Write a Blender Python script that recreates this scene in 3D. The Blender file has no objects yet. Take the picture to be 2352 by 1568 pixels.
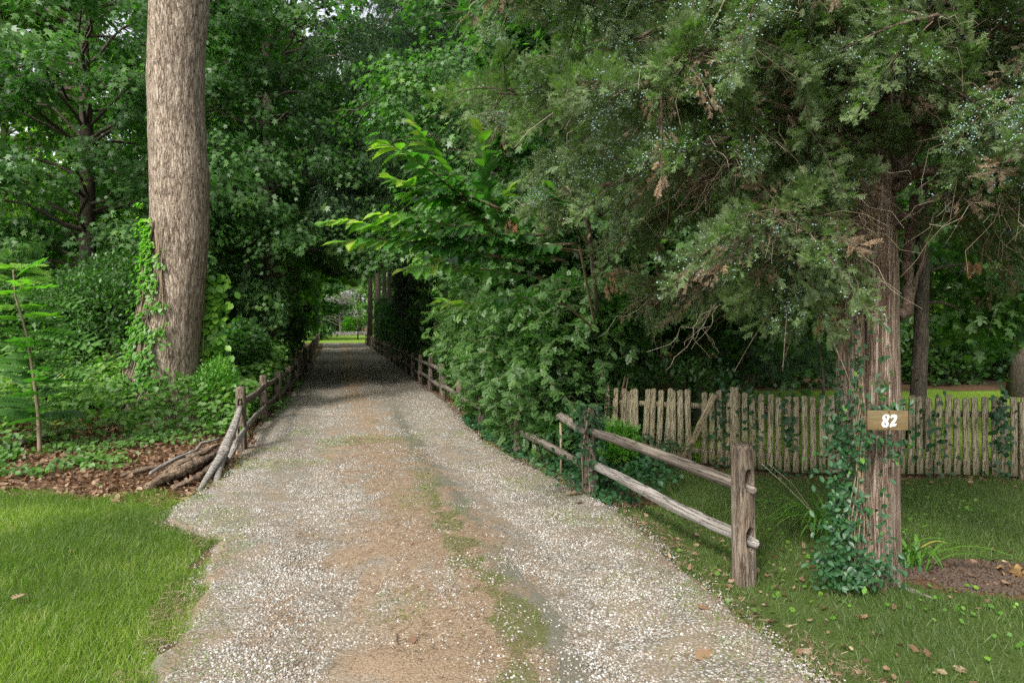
import bpy, math, random
import numpy as np
from mathutils import Vector, Matrix

# ------------------------------------------------------------------ camera, world, sun, exposure
R = math.radians
F, CH, HY, CX = 1568.0, 1.9, 745.0, 1176.0      # focal (px of a 2352 wide picture), eye height, horizon row, centre column
scene = bpy.context.scene
col = scene.collection
cam = bpy.data.objects.new("camera", bpy.data.cameras.new("camera"))
col.objects.link(cam)
cam.location = (0, 0, CH)
cam.rotation_euler = (R(90), 0, 0)
cam.data.sensor_width = 36
cam.data.lens = 24
cam.data.shift_y = -39 / 2352
cam.data.clip_end = 1000
scene.camera = cam

SUN_ELEV, SUN_ROT = 42, 208
w = bpy.data.worlds.new("World")
scene.world = w
w.use_nodes = True
nt = w.node_tree
bg = nt.nodes["Background"]
sky = nt.nodes.new("ShaderNodeTexSky")
sky.sky_type = 'NISHITA'
sky.sun_disc = False
sky.sun_elevation = R(SUN_ELEV)
sky.sun_rotation = R(SUN_ROT)
sky.dust_density = 3.0
hs = nt.nodes.new("ShaderNodeHueSaturation")
hs.inputs["Saturation"].default_value = 0.22
nt.links.new(sky.outputs[0], hs.inputs["Color"])
nt.links.new(hs.outputs[0], bg.inputs["Color"])
bg.inputs["Strength"].default_value = 0.115
sd = bpy.data.lights.new("sun", 'SUN')
sun = bpy.data.objects.new("sun", sd)
col.objects.link(sun)
dvec = Vector((math.sin(R(SUN_ROT)) * math.cos(R(SUN_ELEV)), math.cos(R(SUN_ROT)) * math.cos(R(SUN_ELEV)), math.sin(R(SUN_ELEV))))
sun.rotation_euler = dvec.to_track_quat('Z', 'Y').to_euler()
sd.energy = 1.5
sd.angle = R(10)
sd.color = (1.0, 0.96, 0.9)
scene.view_settings.view_transform = 'Standard'
scene.view_settings.look = 'None'
scene.view_settings.exposure = 1.62
scene.view_settings.gamma = 1
scene.cycles.max_bounces = 8
scene.cycles.diffuse_bounces = 4
scene.cycles.transmission_bounces = 4
scene.cycles.transparent_max_bounces = 4
scene.cycles.use_adaptive_sampling = True
scene.cycles.adaptive_threshold = .008
scene.cycles.use_denoising = False
scene.cycles.caustics_reflective = False
scene.cycles.sample_clamp_indirect = 2.5
scene.cycles.caustics_refractive = False

rng = np.random.default_rng(82)
random.seed(82)

# ------------------------------------------------------------------ helpers
def P(px, py, D):
    return np.array(((px - CX) * D / F, D, CH - (py - HY) * D / F))
def G(px, py):
    D = F * CH / (py - HY)
    return np.array(((px - CX) * D / F, D, 0.0))
def X(px, D):
    return (px - CX) * D / F

def _h(i, j, k, s):
    n = (i * 374761393 + j * 668265263 + k * 2147483647 + s * 1274126177) & 0xFFFFFFFF
    n = ((n ^ (n >> 13)) * 1274126177) & 0xFFFFFFFF
    n = n ^ (n >> 16)
    return (n & 0xFFFFFF) / float(0xFFFFFF)
def vnoise(x, y, z=0.0, s=0):
    x, y, z = np.broadcast_arrays(np.asarray(x, float), np.asarray(y, float), np.asarray(z, float))
    xi, yi, zi = np.floor(x).astype(np.int64), np.floor(y).astype(np.int64), np.floor(z).astype(np.int64)
    fx, fy, fz = x - xi, y - yi, z - zi
    fx, fy, fz = [f * f * (3 - 2 * f) for f in (fx, fy, fz)]
    o = 0
    for a in (0, 1):
        for b in (0, 1):
            for c in (0, 1):
                wgt = (fx if a else 1 - fx) * (fy if b else 1 - fy) * (fz if c else 1 - fz)
                o = o + wgt * _h(xi + a, yi + b, zi + c, s)
    return o
def fbm(x, y, z=0.0, s=0, o=3):
    t, a, f, n = 0, 1, 1, 0
    for i in range(o):
        t = t + a * vnoise(np.asarray(x) * f, np.asarray(y) * f, np.asarray(z) * f, s + i)
        n += a; a *= .5; f *= 2.07
    return t / n
def unit(v):
    return v / np.maximum(np.linalg.norm(v, axis=-1, keepdims=True), 1e-9)
def smooth(e0, e1, x):
    t = np.clip((x - e0) / (e1 - e0), 0, 1)
    return t * t * (3 - 2 * t)

class NM:
    """gathers pieces and links them as ONE mesh object"""
    def __init__(s):
        s.V, s.L, s.S, s.R, s.n = [], [], [], [], 0
    def add(s, V, loops, sizes, rnd=.5):
        V = np.asarray(V, np.float32)
        s.V.append(V); s.L.append(np.asarray(loops, np.int64) + s.n); s.S.append(np.asarray(sizes, np.int64))
        s.R.append(np.broadcast_to(np.asarray(rnd, np.float32), (len(V),)))
        s.n += len(V)
        return s
    def inst(s, tmpl, Pp, A, N, S, rnd=None, Wd=1.0):
        """tmpl = (verts, faces); A leaf axis, N leaf normal, S scale"""
        TV, TF = tmpl
        Pp = np.asarray(Pp, float); n = len(Pp)
        if n == 0: return s
        A = unit(np.broadcast_to(A, (n, 3)).astype(float))
        N = np.broadcast_to(N, (n, 3)).astype(float)
        N = N - (N * A).sum(1, keepdims=True) * A
        bad = np.linalg.norm(N, axis=1) < 1e-4
        N[bad] = np.cross(A[bad], (1, .3, .2))
        N = unit(N); B = np.cross(N, A)
        S = np.broadcast_to(S, (n,)).reshape(n, 1, 1)
        Wd = np.broadcast_to(Wd, (n,)).reshape(n, 1, 1)
        T = np.asarray(TV, float)
        V = Pp[:, None, :] + S * (T[None, :, 0:1] * A[:, None, :] + Wd * T[None, :, 1:2] * B[:, None, :] + T[None, :, 2:3] * N[:, None, :])
        m = len(T)
        fl = np.concatenate([np.asarray(f) for f in TF]); sz = np.array([len(f) for f in TF])
        loops = (fl[None, :] + (np.arange(n) * m)[:, None]).ravel()
        if rnd is None: rnd = rng.random(n)
        s.add(V.reshape(-1, 3), loops, np.tile(sz, n), np.repeat(np.broadcast_to(rnd, (n,)), m))
        return s
    def tube(s, pts, rad, sides=6, rnd=.5, jit=0.0, flute=0.0, nfl=5, cap=True, squash=1.0):
        pts = np.asarray(pts, float); k = len(pts)
        rad = np.broadcast_to(np.asarray(rad, float), (k,))
        t = unit(np.gradient(pts, axis=0))
        ref = np.array((0., 0., 1.)) if abs(t[0, 2]) < .8 else np.array((0., 1., 0.))
        u = unit(np.cross(t, ref)); v = np.cross(t, u)
        a = np.linspace(0, 2 * np.pi, sides, endpoint=False)
        ph = rng.random() * 6
        rr = rad[:, None] * (1 + flute * np.cos(nfl * a + ph)[None, :] + jit * (rng.random((k, sides)) - .5))
        V = pts[:, None, :] + rr[:, :, None] * (np.cos(a)[None, :, None] * u[:, None, :] + squash * np.sin(a)[None, :, None] * v[:, None, :])
        i = np.arange(k - 1)[:, None] * sides; j = np.arange(sides)[None, :]; j2 = (j + 1) % sides
        q = np.stack([i + j, i + j2, i + j2 + sides, i + j + sides], -1).reshape(-1)
        sizes = [4] * ((k - 1) * sides); loops = list(q)
        if cap:
            loops += list(range(sides))[::-1] + list((k - 1) * sides + np.arange(sides)); sizes += [sides, sides]
        s.add(V.reshape(-1, 3), loops, sizes, rnd)
        return s
    def box(s, lo, hi, rnd=.5):
        x0, y0, z0 = lo; x1, y1, z1 = hi
        V = [(x0, y0, z0), (x1, y0, z0), (x1, y1, z0), (x0, y1, z0), (x0, y0, z1), (x1, y0, z1), (x1, y1, z1), (x0, y1, z1)]
        Fc = [0, 3, 2, 1, 4, 5, 6, 7, 0, 1, 5, 4, 1, 2, 6, 5, 2, 3, 7, 6, 3, 0, 4, 7]
        return s.add(V, Fc, [4] * 6, rnd)
    def mesh(s, name, mat, smooth_=False):
        V = np.concatenate(s.V); L = np.concatenate(s.L); S = np.concatenate(s.S); Rr = np.concatenate(s.R)
        me = bpy.data.meshes.new(name)
        me.vertices.add(len(V)); me.vertices.foreach_set("co", V.astype(np.float32).ravel())
        me.loops.add(len(L)); me.loops.foreach_set("vertex_index", L.astype(np.int32))
        me.polygons.add(len(S))
        me.polygons.foreach_set("loop_start", np.concatenate([[0], np.cumsum(S)[:-1]]).astype(np.int32))
        at = me.attributes.new("rnd", 'FLOAT', 'POINT'); at.data.foreach_set("value", Rr.astype(np.float32))
        if smooth_: me.polygons.foreach_set("use_smooth", np.ones(len(S), bool))
        me.materials.append(mat)
        me.update(calc_edges=True)
        return me
    def build(s, name, mat, parent=None, smooth_=False):
        return link(name, s.mesh(name, mat, smooth_), parent)

def link(name, me, parent=None):
    o = bpy.data.objects.new(name, me); col.objects.link(o)
    if parent is not None: o.parent = parent
    return o
def tag(o, label=None, cat=None, group=None, kind=None):
    if label: o["label"] = label
    if cat: o["category"] = cat
    if group: o["group"] = group
    if kind: o["kind"] = kind
    return o
def thing(name, label, cat, loc=(0, 0, 0), group=None):
    """an Empty at the base of a thing; parts are meshes in WORLD coordinates moved by -loc"""
    o = bpy.data.objects.new(name, None); col.objects.link(o)
    o.location = loc; o.empty_display_size = .2
    return tag(o, label, cat, group)
def part(nm, name, mat, root, smooth_=False):
    """mesh gathered in world coordinates, parented to a thing whose Empty stands at root.location"""
    o = nm.build(name, mat, root, smooth_)
    o.location = -root.location
    return o

# ------------------------------------------------------------------ materials
def newmat(name):
    m = bpy.data.materials.new(name); m.use_nodes = True
    t = m.node_tree
    for n in list(t.nodes): t.nodes.remove(n)
    return m, t
def N_(t, typ, **kw):
    n = t.nodes.new(typ)
    for k, v in kw.items():
        if k.startswith("i_"): n.inputs[k[2:].replace("_", " ")].default_value = v
        else: setattr(n, k, v)
    return n
def ramp(t, stops, fac=None, interp='LINEAR'):
    r = t.nodes.new("ShaderNodeValToRGB"); cr = r.color_ramp; cr.interpolation = interp
    while len(cr.elements) < len(stops): cr.elements.new(.5)
    for e, (p, c) in zip(cr.elements, stops):
        e.position = p; e.color = (*c, 1) if len(c) == 3 else c
    if fac is not None: t.links.new(fac, r.inputs[0])
    return r
def mix(t, a, b, fac, blend='MIX'):
    m = t.nodes.new("ShaderNodeMix"); m.data_type = 'RGBA'; m.blend_type = blend
    for i, v in ((0, fac), (6, a), (7, b)):
        if hasattr(v, "is_output"): t.links.new(v, m.inputs[i])
        else: m.inputs[i].default_value = (*v, 1) if i and len(v) == 3 else v
    return m.outputs[2]
def noise_(t, scale, vec=None, detail=3, rough=.6):
    n = N_(t, "ShaderNodeTexNoise"); n.inputs["Scale"].default_value = scale; n.inputs["Detail"].default_value = detail
    n.inputs["Roughness"].default_value = rough
    if vec is not None: t.links.new(vec, n.inputs["Vector"])
    return n
def mapped(t, scale, src="Object"):
    tc = N_(t, "ShaderNodeTexCoord"); mp = N_(t, "ShaderNodeMapping")
    mp.inputs["Scale"].default_value = scale
    t.links.new(tc.outputs[src], mp.inputs["Vector"])
    return mp.outputs[0]
def finish(t, color, rough=.8, bump=None, bstr=.4, bdist=.02, spec=.3):
    p = N_(t, "ShaderNodeBsdfPrincipled"); o = N_(t, "ShaderNodeOutputMaterial")
    if hasattr(color, "is_output"): t.links.new(color, p.inputs["Base Color"])
    else: p.inputs["Base Color"].default_value = (*color, 1)
    p.inputs["Roughness"].default_value = rough; p.inputs["Specular IOR Level"].default_value = spec
    if bump is not None:
        b = N_(t, "ShaderNodeBump"); b.inputs["Strength"].default_value = bstr; b.inputs["Distance"].default_value = bdist
        t.links.new(bump, b.inputs["Height"]); t.links.new(b.outputs[0], p.inputs["Normal"])
    t.links.new(p.outputs[0], o.inputs[0])
    return p
def leafmat(name, stops, trans=.35, rough=.45, spec=.5, tcol=(.6, 1.0, .25)):
    m, t = newmat(name)
    a = N_(t, "ShaderNodeAttribute", attribute_name="rnd")
    r = ramp(t, stops, a.outputs["Fac"])
    p = N_(t, "ShaderNodeBsdfPrincipled"); o = N_(t, "ShaderNodeOutputMaterial")
    p.inputs["Roughness"].default_value = rough; p.inputs["Specular IOR Level"].default_value = spec
    t.links.new(r.outputs[0], p.inputs["Base Color"])
    if trans > 0:
        tr = N_(t, "ShaderNodeBsdfTranslucent"); ms = N_(t, "ShaderNodeMixShader")
        c = mix(t, r.outputs[0], (tcol[0], tcol[1], tcol[2]), 1.0, 'MULTIPLY')
        br = mix(t, c, (2.2, 2.2, 2.2), 1.0, 'MULTIPLY')
        t.links.new(br, tr.inputs["Color"])
        ms.inputs[0].default_value = trans
        t.links.new(p.outputs[0], ms.inputs[1]); t.links.new(tr.outputs[0], ms.inputs[2]); t.links.new(ms.outputs[0], o.inputs[0])
    else:
        t.links.new(p.outputs[0], o.inputs[0])
    return m
def barkmat(name, stops, sc=(7, 7, 1.1), bscale=6, bstr=.8, bdist=.03, rough=.9, patch=None):
    m, t = newmat(name)
    v = mapped(t, sc)
    n1 = noise_(t, bscale, v, 6, .62); n1.inputs["Distortion"].default_value = .25
    n3 = noise_(t, bscale * .42, v, 4, .6)
    def ridge(src, w_):
        a = N_(t, "ShaderNodeMath", operation='SUBTRACT'); t.links.new(src, a.inputs[0]); a.inputs[1].default_value = .5
        b = N_(t, "ShaderNodeMath", operation='ABSOLUTE'); t.links.new(a.outputs[0], b.inputs[0])
        return ramp(t, [(0, (0, 0, 0)), (w_, (1, 1, 1))], b.outputs[0]).outputs[0]
    h = mix(t, mix(t, ridge(n1.outputs[0], .07), ridge(n3.outputs[0], .09), .5), n1.outputs["Color"], .4)
    v2 = mapped(t, (1, 1, .35)); n4 = noise_(t, 3.5, v2, 4, .6)
    hh = mix(t, h, n4.outputs["Color"], .25)
    c = ramp(t, stops, None); t.links.new(hh, c.inputs[0])
    colr = c.outputs[0]
    if patch:
        n2 = noise_(t, 16, mapped(t, (1, 1, .6)), 5, .75)
        f = ramp(t, [(.60, (0, 0, 0)), (.70, (1, 1, 1))], n2.outputs[0])
        colr = mix(t, colr, patch, mix(t, (0, 0, 0), f.outputs[0], .5))
    finish(t, colr, rough, h, bstr, bdist, .2)
    return m
def woodmat(name, axis, stops, rough=.85, bstr=.5, dark=(.03, .025, .02), darkamt=.5, scale=1.0):
    m, t = newmat(name)
    s = {'X': (1.6, 22, 22), 'Z': (22, 22, 1.6), 'Y': (22, 1.6, 22)}[axis]
    v = mapped(t, tuple(q * scale for q in s))
    oi = N_(t, "ShaderNodeObjectInfo")
    va = N_(t, "ShaderNodeVectorMath", operation='ADD'); t.links.new(v, va.inputs[0])
    sc = N_(t, "ShaderNodeVectorMath", operation='SCALE'); sc.inputs[0].default_value = (31, 17, 53)
    t.links.new(oi.outputs["Random"], sc.inputs["Scale"]); t.links.new(sc.outputs[0], va.inputs[1])
    n1 = noise_(t, 1.8, va.outputs[0], 5, .65)
    c = ramp(t, stops, n1.outputs[0])
    v2 = mapped(t, tuple(q * scale * .3 for q in s))
    vb = N_(t, "ShaderNodeVectorMath", operation='ADD'); t.links.new(v2, vb.inputs[0]); t.links.new(sc.outputs[0], vb.inputs[1])
    n2 = noise_(t, 2.2, vb.outputs[0], 5, .7)
    f = ramp(t, [(.5, (0, 0, 0)), (.66, (1, 1, 1))], n2.outputs[0])
    f2 = mix(t, (0, 0, 0), f.outputs[0], darkamt)
    v3 = mapped(t, tuple(q * scale * 1.1 for q in s)); n5 = noise_(t, 1.6, v3, 4, .6)
    a = N_(t, "ShaderNodeMath", operation='SUBTRACT'); t.links.new(n5.outputs[0], a.inputs[0]); a.inputs[1].default_value = .5
    b = N_(t, "ShaderNodeMath", operation='ABSOLUTE'); t.links.new(a.outputs[0], b.inputs[0])
    cr_ = ramp(t, [(0, (.12, .12, .12)), (.035, (1, 1, 1))], b.outputs[0])
    n6 = noise_(t, 26, mapped(t, (1, 1, 1)), 5, .75)
    cc = mix(t, c.outputs[0], dark, f2)
    cc = mix(t, cc, cr_.outputs[0], .75, 'MULTIPLY')
    cc = mix(t, cc, (.34, .34, .29), ramp(t, [(.60, (0, 0, 0)), (.75, (.4, .4, .4))], n6.outputs[0]).outputs[0])
    finish(t, cc, rough, mix(t, n1.outputs['Color'], cr_.outputs[0], .5), min(1, bstr * 1.6), .015, .25)
    return m

M = {}
M['maple'] = leafmat("maple_leaf", [(0, (.046, .100, .028)), (.5, (.082, .168, .050)), (.85, (.118, .220, .062)), (1, (.19, .30, .045))], .42, .45)
M['maple_light'] = leafmat("light_maple_leaf", [(0, (.070, .135, .022)), (.6, (.13, .23, .035)), (1, (.22, .33, .045))], .5, .45)
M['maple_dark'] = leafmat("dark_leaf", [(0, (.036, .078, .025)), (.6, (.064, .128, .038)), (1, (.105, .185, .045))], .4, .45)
M['shrub'] = leafmat("shrub_leaf", [(0, (.040, .088, .024)), (.5, (.076, .150, .040)), (.9, (.12, .205, .045)), (1, (.21, .28, .04))], .35, .45)
M['weed'] = leafmat("weed_leaf", [(0, (.046, .105, .025)), (.5, (.085, .175, .035)), (.93, (.145, .25, .04)), (1, (.4, .38, .03))], .35, .5)
M['bright'] = leafmat("bright_leaf", [(0, (.06, .16, .02)), (.5, (.11, .25, .03)), (1, (.24, .40, .035))], .4, .45)
M['sapling'] = leafmat("sapling_leaf", [(0, (.05, .125, .03)), (.5, (.085, .19, .04)), (1, (.21, .34, .04))], .4, .45)
M['chestnut'] = leafmat("chestnut_leaf", [(0, (.035, .11, .03)), (.5, (.065, .17, .035)), (.8, (.13, .25, .035)), (1, (.28, .36, .05))], .35, .35, .6)
M['ivy'] = leafmat("ivy_leaf", [(0, (.014, .050, .020)), (.6, (.026, .08, .026)), (.9, (.05, .13, .028)), (1, (.10, .22, .03))], .15, .42, .35)
M['cedar'] = leafmat("cedar_foliage", [(0, (.078, .100, .048)), (.5, (.122, .168, .068)), (.85, (.16, .24, .075)), (1, (.21, .34, .07))], .35, .6, .3)
M['cedar_dead'] = leafmat("dead_cedar_foliage", [(0, (.10, .078, .052)), (.6, (.19, .14, .09)), (.85, (.24, .155, .09)), (1, (.38, .18, .085))], .15, .8, .2, (1, .8, .5))
M['berry'] = leafmat("cedar_berry", [(0, (.16, .26, .27)), (1, (.33, .44, .42))], 0, .6, .3)
M['spruce'] = leafmat("spruce_needles", [(0, (.045, .085, .048)), (.6, (.080, .140, .070)), (1, (.12, .20, .08))], .15, .55, .4)
M['pine'] = leafmat("pine_needles", [(0, (.035, .085, .045)), (.6, (.06, .13, .065)), (1, (.11, .20, .08))], .25, .55, .3)
M['grass'] = leafmat("grass_blade", [(0, (.070, .115, .018)), (.5, (.14, .20, .026)), (.85, (.24, .30, .045)), (.93, (.30, .32, .10)), (1, (.42, .36, .18))], .4, .5)
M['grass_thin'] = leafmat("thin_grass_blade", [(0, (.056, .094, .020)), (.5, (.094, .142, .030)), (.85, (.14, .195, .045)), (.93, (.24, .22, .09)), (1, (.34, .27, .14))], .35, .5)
M['litter'] = leafmat("dry_leaf", [(0, (.065, .038, .022)), (.4, (.145, .085, .05)), (.8, (.235, .15, .09)), (1, (.34, .25, .165))], .15, .75, .2, (1, .7, .4))
M['needle'] = leafmat("dry_needle", [(0, (.08, .052, .032)), (.6, (.205, .14, .088)), (1, (.40, .31, .21))], 0, .8, .2)
M['lily'] = leafmat("daylily_leaf", [(0, (.06, .15, .02)), (.7, (.13, .25, .04)), (.85, (.28, .30, .06)), (1, (.50, .38, .12))], .35, .4)
M['twig'] = leafmat("bare_twig", [(0, (.10, .07, .045)), (.6, (.24, .18, .12)), (1, (.38, .34, .26))], 0, .85, .2)
M['pebble'] = leafmat("pebble", [(0, (.11, .10, .085)), (.18, (.19, .175, .15)), (.38, (.25, .215, .17)), (.54, (.30, .285, .25)), (.66, (.28, .21, .155)), (.80, (.355, .345, .315)), (.94, (.42, .415, .39)), (.98, (.52, .52, .50)), (1, (.27, .28, .29))], 0, .65, .4)
M['bark_tulip'] = barkmat("furrowed_grey_bark", [(.34, (.075, .053, .038)), (.50, (.225, .172, .125)), (.70, (.36, .295, .23))], (9, 9, 1.5), 3.5, 1.0, .03, .9, (.38, .38, .33))
M['bark'] = barkmat("dark_bark", [(.2, (.03, .024, .018)), (.6, (.09, .072, .055)), (1, (.16, .135, .11))], (6, 6, 1.2), 5, .7, .03)
M['bark_grey'] = barkmat("grey_maple_bark", [(.2, (.06, .05, .038)), (.6, (.15, .125, .095)), (1, (.24, .20, .16))], (6, 6, 1.2), 5, .7, .03)
M['bark_cedar'] = barkmat("shredding_red_bark", [(.25, (.05, .030, .020)), (.45, (.15, .10, .068)), (.62, (.25, .185, .138)), (.85, (.38, .32, .27))], (16, 16, .8), 3.4, 1.0, .02)
M['grey_twig'] = leafmat('grey_twig', [(0, (.12, .11, .10)), (1, (.26, .25, .23))], 0, .85, .2)
M['branch_cedar'] = barkmat("cedar_branch_bark", [(.2, (.03, .02, .014)), (.5, (.09, .062, .043)), (.8, (.18, .14, .11))], (14, 14, 9), 3, .7, .01)
GREY = [(.25, (.10, .085, .065)), (.5, (.25, .22, .18)), (.75, (.42, .38, .32))]
M['post'] = woodmat("weathered_post", 'Z', [(.25, (.05, .035, .022)), (.48, (.14, .105, .075)), (.75, (.26, .225, .18))], darkamt=.85)
M['rail'] = woodmat("weathered_rail", 'X', [(.25, (.06, .045, .034)), (.5, (.15, .125, .10)), (.75, (.27, .23, .185))], darkamt=.55)
M['grey_rail'] = woodmat("silver_grey_rail", 'X', [(.25, (.15, .132, .112)), (.5, (.26, .235, .208)), (.8, (.38, .35, .31))], darkamt=.25)
M['picket'] = woodmat("lichened_picket", 'Z', [(.2, (.16, .135, .08)), (.5, (.32, .27, .165)), (.8, (.44, .40, .29))], darkamt=.2)
M['brace'] = woodmat('brace_wood', 'X', [(.2, (.16, .13, .07)), (.5, (.31, .25, .14)), (.8, (.42, .37, .26))], darkamt=.2)
M['rot'] = woodmat("rotten_wood", 'X', [(.25, (.06, .038, .022)), (.5, (.20, .14, .09)), (.8, (.36, .28, .20))], darkamt=.7, bstr=1.0)

# ------------------------------------------------------------------ leaf templates (axis x, width y, normal z)
def fanleaf(pts, z=None):
    V = [(x, y, 0 if z is None else z(x, y)) for x, y in pts]
    return V, [list(range(len(V)))]
half = [(0, .03), (.04, .22), (.10, .44), (.27, .32), (.34, .21), (.47, .40), (.70, .54), (.67, .34), (.59, .14), (.80, .17), (1.04, 0)]
maple_pts = half + [(x, -y) for x, y in half[::-1][1:]]
T_maple = fanleaf([(x - .1, y) for x, y in maple_pts], lambda x, y: -.22 * abs(y) - .18 * x * x)
T_maple7 = fanleaf([(0, 0), (.10, .44), (.35, .22), (.68, .54), (.60, .15), (1.04, 0), (.60, -.15), (.68, -.54), (.35, -.22), (.10, -.44)], lambda x, y: -.2 * abs(y) - .2 * x * x)
T_far = fanleaf([(0, .1), (.25, .45), (.75, .3), (1, 0), (.7, -.35), (.3, -.42)], lambda x, y: -.25 * abs(y))
T_oval = ([(0, 0, 0), (.3, .26, -.03), (.65, .25, -.06), (1, 0, -.16), (.65, -.25, -.06), (.3, -.26, -.03)], [[0, 1, 2, 3], [0, 3, 4, 5]])
T_oval = ([(x, y, z + .10 * abs(y)) for x, y, z in T_oval[0]], T_oval[1])
def serrate():
    n = 9; top = []
    for i in range(n):
        t = (i + .5) / n; wv = .27 * math.sin(math.pi * min(t * 1.08, 1) ** .8)
        top.append((t - .02, wv * .84)); top.append((t + .055, wv))
    top = [(0, 0)] + top
    V = [(x, y, .35 * abs(y) - .25 * x * x) for x, y in top] + [(1.03, 0, -.28)]
    k = len(top)
    Vm = [(x, -y, z) for x, y, z in V[1:k]]
    V2 = V + Vm
    mid = len(V2); V2.append((.5, 0, -.0625))
    up = [0] + list(range(1, k)) + [k, mid]
    dn = [0, mid, k] + [k + 1 + i for i in range(k - 2, -1, -1)]
    return V2, [up[::-1], dn[::-1]]
T_chest = serrate()
def compound(nl=7, ll=.34, wd=.15, droop=.15):
    V, Fc = [], []
    def leaflet(bx, by, bz, ang):
        c, s = math.cos(ang), math.sin(ang); b = len(V)
        for u, v, zz in ((0, 0, 0), (.5, wd, -.02), (1, 0, -.08), (.5, -wd, -.02)):
            uu, vv = u * ll, v * ll * 2
            V.append((bx + c * uu - s * vv, by + s * uu + c * vv, bz + zz * ll))
        Fc.append([b, b + 1, b + 2, b + 3])
    k = nl // 2
    for i in range(k):
        t = .18 + .7 * i / k
        for sg in (1, -1): leaflet(t, sg * .01, -droop * t * t, sg * 1.1)
    leaflet(.78, 0, -droop * .6, 0)
    b = len(V); V += [(0, .008, 0), (.8, .006, -droop * .6), (.8, -.006, -droop * .6), (0, -.008, 0)]; Fc.append([b, b + 1, b + 2, b + 3])
    return V, Fc
T_rose = compound(7, .36, .22)
T_ailan = compound(19, .21, .13, .45)
def juniper():
    V, Fc = [], []
    def spike(x, y, z, dx, dy, dz, L, wv):
        b = len(V); nx, ny = -dy, dx
        V.extend([(x - nx * wv, y - ny * wv, z), (x + nx * wv, y + ny * wv, z), (x + dx * L, y + dy * L, z + dz * L)]); Fc.append([b, b + 1, b + 2])
    spike(0, 0, 0, 1, 0, -.05, 1.0, .022)
    r2 = random.Random(4)
    for i in range(7):
        t = .12 + .8 * i / 7
        for sg in (1, -1):
            a = sg * (.6 + .35 * r2.random()); L = .42 * (1 - t * .5) * (.7 + .5 * r2.random())
            dz = (r2.random() - .5) * .9
            spike(t, 0, 0, math.cos(a), math.sin(a), dz, L, .034)
            a2 = a + sg * .45
            spike(t + math.cos(a) * L * .35, math.sin(a) * L * .35, dz * L * .35, math.cos(a2), math.sin(a2), dz, L * .5, .03)
    return V, Fc
T_jun = juniper()
def needles(n=12, wv=.035):
    V, Fc = [], []; r2 = random.Random(9)
    for i in range(n):
        t = i / n; ph = r2.random() * 6.28; a = .7
        d = (math.cos(a), math.sin(a) * math.cos(ph), math.sin(a) * math.sin(ph)); L = .3
        b = len(V); nx = (-math.sin(ph), math.cos(ph))
        V.extend([(t, nx[0] * wv, nx[1] * wv), (t, -nx[0] * wv, -nx[1] * wv), (t + d[0] * L, d[1] * L, d[2] * L)]); Fc.append([b, b + 1, b + 2])
    return V, Fc
T_needle = needles(12, .035)
T_tuft = needles(16, .02)
T_blade = ([(0, .5, 0), (0, -.5, 0), (.55, -.38, .10), (.55, .38, .10), (1, 0, .38)], [[0, 1, 2, 3], [3, 2, 4]])
def icosa(sq=.6):
    p = (1 + 5 ** .5) / 2
    v = np.array([(-1, p, 0), (1, p, 0), (-1, -p, 0), (1, -p, 0), (0, -1, p), (0, 1, p), (0, -1, -p), (0, 1, -p), (p, 0, -1), (p, 0, 1), (-p, 0, -1), (-p, 0, 1)], float)
    v = unit(v) * (1 + .25 * (rng.random((12, 1)) - .5)); v[:, 2] *= sq; v[:, 1] *= .8
    f = [(0, 11, 5), (0, 5, 1), (0, 1, 7), (0, 7, 10), (0, 10, 11), (1, 5, 9), (5, 11, 4), (11, 10, 2), (10, 7, 6), (7, 1, 8), (3, 9, 4), (3, 4, 2), (3, 2, 6), (3, 6, 8), (3, 8, 9), (4, 9, 5), (2, 4, 11), (6, 2, 10), (8, 6, 7), (9, 8, 1)]
    return v, [list(q) for q in f]
T_oct = ([(1, 0, 0), (-1, 0, 0), (0, 1, 0), (0, -1, 0), (0, 0, 1), (0, 0, -1)], [[0, 2, 4], [2, 1, 4], [1, 3, 4], [3, 0, 4], [2, 0, 5], [1, 2, 5], [3, 1, 5], [0, 3, 5]])
oak_half = [(0, .02), (.12, .10), (.18, .28), (.30, .12), (.42, .36), (.52, .14), (.66, .34), (.74, .12), (.88, .16), (1, 0)]
T_oak = fanleaf(oak_half + [(x, -y) for x, y in oak_half[::-1][1:]], lambda x, y: .5 * abs(y) + .25 * (x - .5) ** 2)
T_litter = ([(0, 0, .02), (.3, .28, .14), (.7, .24, .02), (1, .02, .16), (.68, -.26, .12), (.28, -.22, .0)], [[0, 1, 2, 5], [5, 2, 3, 4]])

def resample(pts, n):
    d = np.r_[0, np.cumsum(np.linalg.norm(np.diff(pts, axis=0), axis=1))]; t_ = np.linspace(0, d[-1], n)
    return np.column_stack([np.interp(t_, d, pts[:, k]) for k in range(3)])
def rdir(n, up=0.0, sp=1.0):
    v = rng.normal(size=(n, 3)) * sp; v[:, 2] += up
    return unit(v)

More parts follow.
